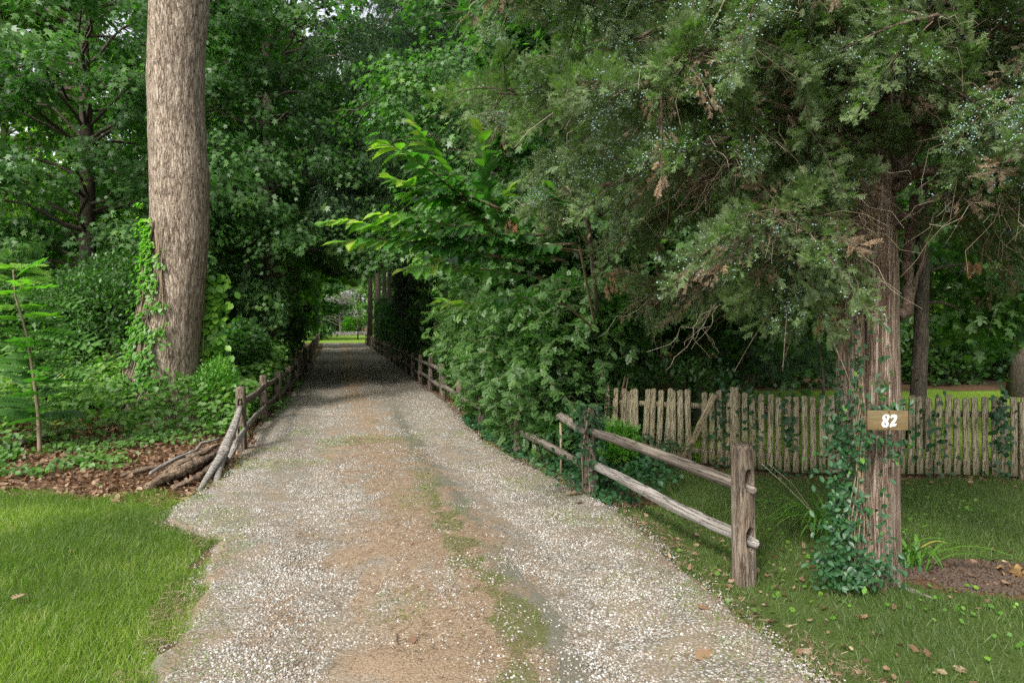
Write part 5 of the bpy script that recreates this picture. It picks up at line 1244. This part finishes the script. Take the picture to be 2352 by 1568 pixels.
# ------------------------------------------------------------------ number board on the cedar
m, t = newmat("stained_board")
v = mapped(t, (3, 10, 26)); n1 = noise_(t, 3, v, 5, .6); v2 = mapped(t, (8, 8, 8)); n2 = noise_(t, 1.2, v2, 3)
c = ramp(t, [(.3, (.085, .062, .026)), (.6, (.15, .115, .055)), (.8, (.21, .175, .10))], n1.outputs[0])
finish(t, mix(t, c.outputs[0], (.17, .09, .035), ramp(t, [(.45, (0, 0, 0)), (.7, (.7, .7, .7))], n2.outputs[0]).outputs[0]), .7, n1.outputs[0], .2, .004)
DB = 4.60
c = P(2039.5, 965, DB); bw, bh = 91 * DB / F, 45 * DB / F
root = thing("house_number_board", "small brown board with the white number 82 nailed to the cedar trunk", "sign", tuple(float(q_) for q_ in c))
root.rotation_euler = (0, 0, R(-3))
bx = NM().box((-bw / 2, 0, -bh / 2), (bw / 2, .02, bh / 2)).build("board", m, root)
bv = bx.modifiers.new("bevel", 'BEVEL'); bv.width = .002; bv.segments = 2
m2, t = newmat("white_paint"); v = mapped(t, (4, 4, 60)); n1 = noise_(t, 4, v, 4); finish(t, ramp(t, [(.28, (.42, .40, .33)), (.42, (.70, .69, .64))], n1.outputs[0]).outputs[0], .6)
def z4(pl):      # outline measured on the board: picture of 2352 x 1497 px showing 220 x 140 source px
    s = 220 / 2352 / 1.306 * DB / F; cx_, cy_ = 1212, 855
    return [((a - cx_) * s, (cy_ - b) * s) for a, b in pl]
def slab(out, holes, name):
    cu = bpy.data.curves.new(name, 'CURVE'); cu.dimensions = '2D'; cu.fill_mode = 'BOTH'; cu.extrude = .0012
    for pl in [out] + holes:
        sp = cu.splines.new('POLY'); sp.points.add(len(pl) - 1); sp.use_cyclic_u = True
        for pt, (a, b) in zip(sp.points, z4(pl)): pt.co = (a, b, 0, 1)
    ob = bpy.data.objects.new("tmp", cu); col.objects.link(ob)
    dg = bpy.context.evaluated_depsgraph_get(); me = bpy.data.meshes.new_from_object(ob.evaluated_get(dg)); bpy.data.objects.remove(ob)
    me.materials.clear(); me.materials.append(m2); me.name = name
    o = link(name, me, root); o.rotation_euler = (R(90), 0, 0); o.location = (0, -.0014, 0)
    return o
def el(cx_, cy_, rx, ry, n=14, rot=.2): return [(cx_ + rx * math.cos(a) * math.cos(rot) - ry * math.sin(a) * math.sin(rot) * -1, cy_ + ry * math.sin(a) + rx * .12 * math.cos(a)) for a in np.linspace(0, 6.283, n, endpoint=False)]
eight = [(1150, 660), (1210, 665), (1250, 700), (1258, 760), (1240, 800), (1215, 845), (1190, 890), (1225, 920), (1232, 970), (1215, 1030), (1170, 1075), (1110, 1082), (1050, 1062), (1015, 1020), (1008, 960), (1035, 905), (1075, 870), (1050, 835), (1038, 790), (1045, 735), (1085, 685)]
slab(eight, [el(1150, 750, 36, 52), el(1120, 970, 34, 50)], "digit")
two = [(1290, 760), (1300, 715), (1345, 672), (1400, 660), (1455, 675), (1488, 715), (1490, 765), (1470, 830), (1435, 895), (1395, 965), (1490, 962), (1425, 1040), (1340, 1052), (1285, 1070), (1258, 1045), (1280, 980), (1340, 890), (1395, 815), (1415, 775), (1405, 750), (1370, 745), (1330, 770), (1308, 790)]
slab(two, [], "digit")
m3, t = newmat("dark_nail"); finish(t, (.05, .045, .04), .5)
for zc, xx in ((bh / 2 - .008, .006), (-bh / 2 + .010, .003)):
    nl_ = NM().tube([(0, -.006, 0), (0, .004, 0)], .0055, 8).build("nail", m3, root); nl_.location = (xx, 0, zc)

# ------------------------------------------------------------------ daylilies, fern, stump, roots, fungus
def blades(name, label, px, py, n, L, spread, tilt=(0, 0)):
    c = G(px, py); root = thing(name, label, "plant", (float(c[0]), float(c[1]), 0)); b = NM()
    for i in range(n):
        az = rng.random() * 6.28; l = L * (.6 + .5 * rng.random()); t_ = np.linspace(0, 1, 9)
        out = spread * l * (.5 + .8 * rng.random()); h = l * (.75 + .25 * rng.random())
        d = np.array((math.cos(az) + tilt[0], math.sin(az) + tilt[1])); s0 = c[:2] + rng.normal(size=2) * .05
        ctr = np.column_stack([s0 + d * (out * t_ ** 1.3)[:, None], h * (1.5 * t_ - 1.15 * t_ ** 2.3)])
        wv = .011 * np.sin(np.pi * np.clip(t_ * .9 + .1, 0, 1)) ** .6 + .001; sd_ = np.array((-d[1], d[0], 0)) / np.hypot(*d)
        V = np.stack([ctr - sd_ * wv[:, None], ctr - (0, 0, .004), ctr + sd_ * wv[:, None]], 1).reshape(-1, 3)
        lp = []
        for k in range(8):
            lp += [3 * k, 3 * k + 1, 3 * k + 4, 3 * k + 3, 3 * k + 1, 3 * k + 2, 3 * k + 5, 3 * k + 4]
        b.add(V, lp, [4] * 16, .45 * rng.random() + .1 if rng.random() < .93 else .88)
    part(b, "leaves", M['lily'], root)
    return root
lr = blades("daylily_plant", "arching strap-leaved daylily clump between the big fence post and the cedar", 1895, 1240, 60, .62, .9, (-.2, 0))
part(NM().tube([G(1900, 1250), P(1860, 1170, 5.7), P(1800, 1110, 5.5), P(1750, 1065, 5.4)], [.004, .004, .003, .002], 4, rnd=.9).tube([G(1905, 1250), P(1870, 1180, 5.8), P(1820, 1110, 5.6), P(1762, 1062, 5.5)], [.004, .004, .003, .002], 4, rnd=.7), "dry_stalks", M['twig'], lr)
blades("daylily_plant", "daylily clump at the right foot of the cedar trunk", 2095, 1310, 26, .50, .8, (.4, 0))
c = G(2262, 1098); root = thing("fern", "small light green fern before the right part of the picket fence", "plant", (float(c[0]), float(c[1]), 0)); b = NM(); n = 11
az = np.linspace(-.3, 3.4, n)
b.inst(compound(21, .22, .10, .5), np.tile(c + (0, 0, .02), (n, 1)), np.stack([np.cos(az), -.35 + 0 * az, .25 + np.sin(az) * .9], 1), (0, -1, .6), .26, .55 + .3 * rng.random(n)); part(b, "fronds", M['bright'], root)
log("stump", "small cut stem stub at the foot of the cedar", "stump", [tuple(G(1998, 1340) - (0, .02, .02)), tuple(G(1998, 1340) + (0, -.02, .11))], [.035, .028], 'grey_rail', 9, .1, 1, 5)
log("exposed_root", "thick bare root running right from the cedar base", "root", [gp(2062, 1345, .03), gp(2110, 1362, .03), gp(2170, 1385, .015)], [.022, .02, .008], 'grey_rail', 6, .3, 1, 10)
log("fallen_stick", "long thin bare stick lying on the dark mulch", "stick", [gp(2170, 1385, .02), gp(2260, 1368, .02), gp(2345, 1372, .02)], [.006, .005, .003], 'grey_rail', 5, .3, 1, 10)
m, t = newmat("tan_fungus"); n1 = noise_(t, 12, mapped(t, (1, 1, 1)), 3); finish(t, ramp(t, [(.3, (.13, .07, .025)), (.6, (.34, .22, .09))], n1.outputs[0]).outputs[0], .8)
c = G(2352, 1330); root_f = NM(); n = 46
root_f.inst(T_litter, c + rng.normal(size=(n, 3)) * (.05, .03, .012) + (0, 0, .05), rdir(n), rdir(n, .6), .05 + .03 * rng.random(n), .5, 1.3)
tag(root_f.build("bracket_fungus", m), "ruffled tan fungus clump at the right edge of the grass", "fungus")

# fallen leaves and twigs on the drive, things of their own
FL = [("pale green oak leaf on the brown needles in mid driveway", 825, 1190, .12, .35, 'chestnut'), ("brown oak leaf lying low in the picture's centre left", 950, 1490, .09, .6, 'litter'), ("large tan oak leaf at the bottom right of the gravel", 1595, 1535, .15, .8, 'litter'),
      ("orange-brown curled leaf on the needles near the bottom", 945, 1213 + 60, .07, .75, 'litter'), ("orange leaf on the left grass close to the picture edge", 28, 1405, .11, .95, 'litter'), ("small orange leaf on the mown grass left of the gravel", 172, 1290, .06, .85, 'litter'),
      ("rust-coloured curled leaf by the grass edge left of the big post", 1325, 1172, .12, .5, 'litter'), ("pale curled strip of leaf on the gravel edge below the ivy", 1300, 1152, .20, 1.0, 'litter'), ("brown leaf on the gravel left of the leaning rail's foot", 405, 1140, .08, .7, 'litter'), ("brown oak leaf beside the grass verge at lower right", 1600, 1395 + 20, .09, .5, 'litter')]
for lb, px, py, s_, rn, mt in FL:
    c = G(px, py); zz_ = max(float(gz(c[0], c[1])) + .05, float(drive_z(c[0], c[1])) + .012) if le(c[1]) < c[0] < re_(c[1]) else float(gz(c[0], c[1])) + .05
    o = NM().inst(T_oak, [(0, 0, 0)], rdir(1) * (1, 1, .1), rdir(1, 4), s_, rn).build("fallen_leaf", M[mt]); o.location = (c[0], c[1], zz_)
    tag(o, lb, "leaf")
TW = [("dark curved twig lying on the needles near the bottom centre", [gp(1150, 1497, .055), gp(1190, 1505, .05), gp(1235, 1497, .055)], .005), ("short stubby twig standing off the gravel at bottom left of centre", [gp(912, 1480, .06), gp(910, 1455, .06)], .008), ("short dark bark chip on the needles at lower centre", [gp(925, 1490, .055), gp(970, 1500, .055)], .010),
      ("thin straight twig across the gravel below the left fence", [gp(860, 1090, .06), gp(940, 1092, .06)], .006), ("forked-looking twig on the gravel left of the mossy track", [gp(940, 1105, .06), gp(962, 1096, .06), gp(985, 1085, .065)], .009)]
for lb, pl, r_ in TW: log("fallen_twig", lb, "twig", pl, [r_, r_ * .7], 'rot', 5, .3, 1, 8)

# ------------------------------------------------------------------ far end of the lane
D = 116; root = thing("stone_wall", "low dry-stone wall across the far lawn at the end of the lane", "wall", (X(735, D), D, 0)); wl = NM()
for row in range(6):
    x = X(735, D) + .1 * rng.random()
    while x < X(850, D):
        w_ = .35 + .5 * rng.random(); wl.box((x, D - .25 - .04 * rng.random(), row * .12), (x + w_ - .03, D + .25, row * .12 + .105), rng.random()); x += w_
m, t = newmat("field_stone"); a_ = N_(t, "ShaderNodeAttribute", attribute_name="rnd"); finish(t, ramp(t, [(0, (.10, .09, .08)), (1, (.30, .28, .25))], a_.outputs["Fac"]).outputs[0], .9)
part(wl, "stones", m, root)
D = 96; x0 = X(737, D); root = thing("yard_lamp", "thin post with a small reddish cap on the far left of the lawn", "lamp post", (x0, D, 0))
m, t = newmat("red_cap"); finish(t, (.32, .14, .13), .7)
part(NM().tube([(x0, D, 0), (x0, D, 1.3), (x0, D, 2.35)], .07, 8), "pole", M['grey_rail'], root)
part(NM().tube([(x0, D, 2.0), (x0, D, 2.15), (x0, D, 2.3)], [.30, .2, .03], 10), "cap", m, root)
D = 74; x0 = X(733.5, D); root = thing("mailbox_post", "small dark box on a short post by the end of the left fence", "mailbox", (x0, D, 0)); m, t = newmat("dark_metal"); finish(t, (.03, .03, .03), .5)
part(NM().tube([(x0, D, 0), (x0, D, .75)], .045, 8), "pole", m, root); part(NM().tube([(x0 - .12, D, .86), (x0 + .12, D, .86)], .13, 10), "box", m, root)
D = 85; x0 = X(822, D); root = thing("wooden_post", "lone dark post standing on the far lawn at right", "post", (x0, D, 0)); part(NM().tube([(x0, D, -.1), (x0, D, 1.1)], .09, 8).tube([(x0 + .1, D, 1.0), (x0 - .2, D, 1.7)], .05, 6), "shaft", M['bark'], root)
D = 122; x0 = X(783, D); root = thing("bare_tree", "small grey bare-branched tree behind the stone wall", "tree", (x0, D, 0)); tk, br_ = NM(), NM()
tk.tube(resample(np.array([(x0, D, 0), (x0 - .2, D, 4), (x0 + .2, D, 8)]), 8), np.linspace(.28, .05, 8), 8)
for i in range(90):
    z = 1.5 + 6 * rng.random(); e = arc((x0, D, z), rng.random() * 6.28, .5, 2 + 3.5 * rng.random(), .1, 7, .12); br_.tube(e, np.linspace(.06, .012, 7), 4, rnd=.3 + .6 * rng.random())
    for _ in range(3): e2 = arc(e[rng.integers(2, 6)], rng.random() * 6.28, .4, 1.4, .1, 5, .15); br_.tube(e2, np.linspace(.03, .01, 5), 3, rnd=.3 + .6 * rng.random())
part(tk, "trunk", M['bark_grey'], root, True); part(br_, "branches", M['grey_twig'], root)
shrub("garden_shrub", "dark rounded bush behind the left part of the stone wall", [(X(755, 124), 124, 1.5, 4.2, 2, 3.0)], 60, T_far, .4, 'maple_dark')
shrub("garden_shrub", "yellow-green upright plant behind the stone wall", [(X(800, 121), 121, 1.2, 1.0, .8, 1.9)], 160, T_far, .3, 'bright')
print("scene built")
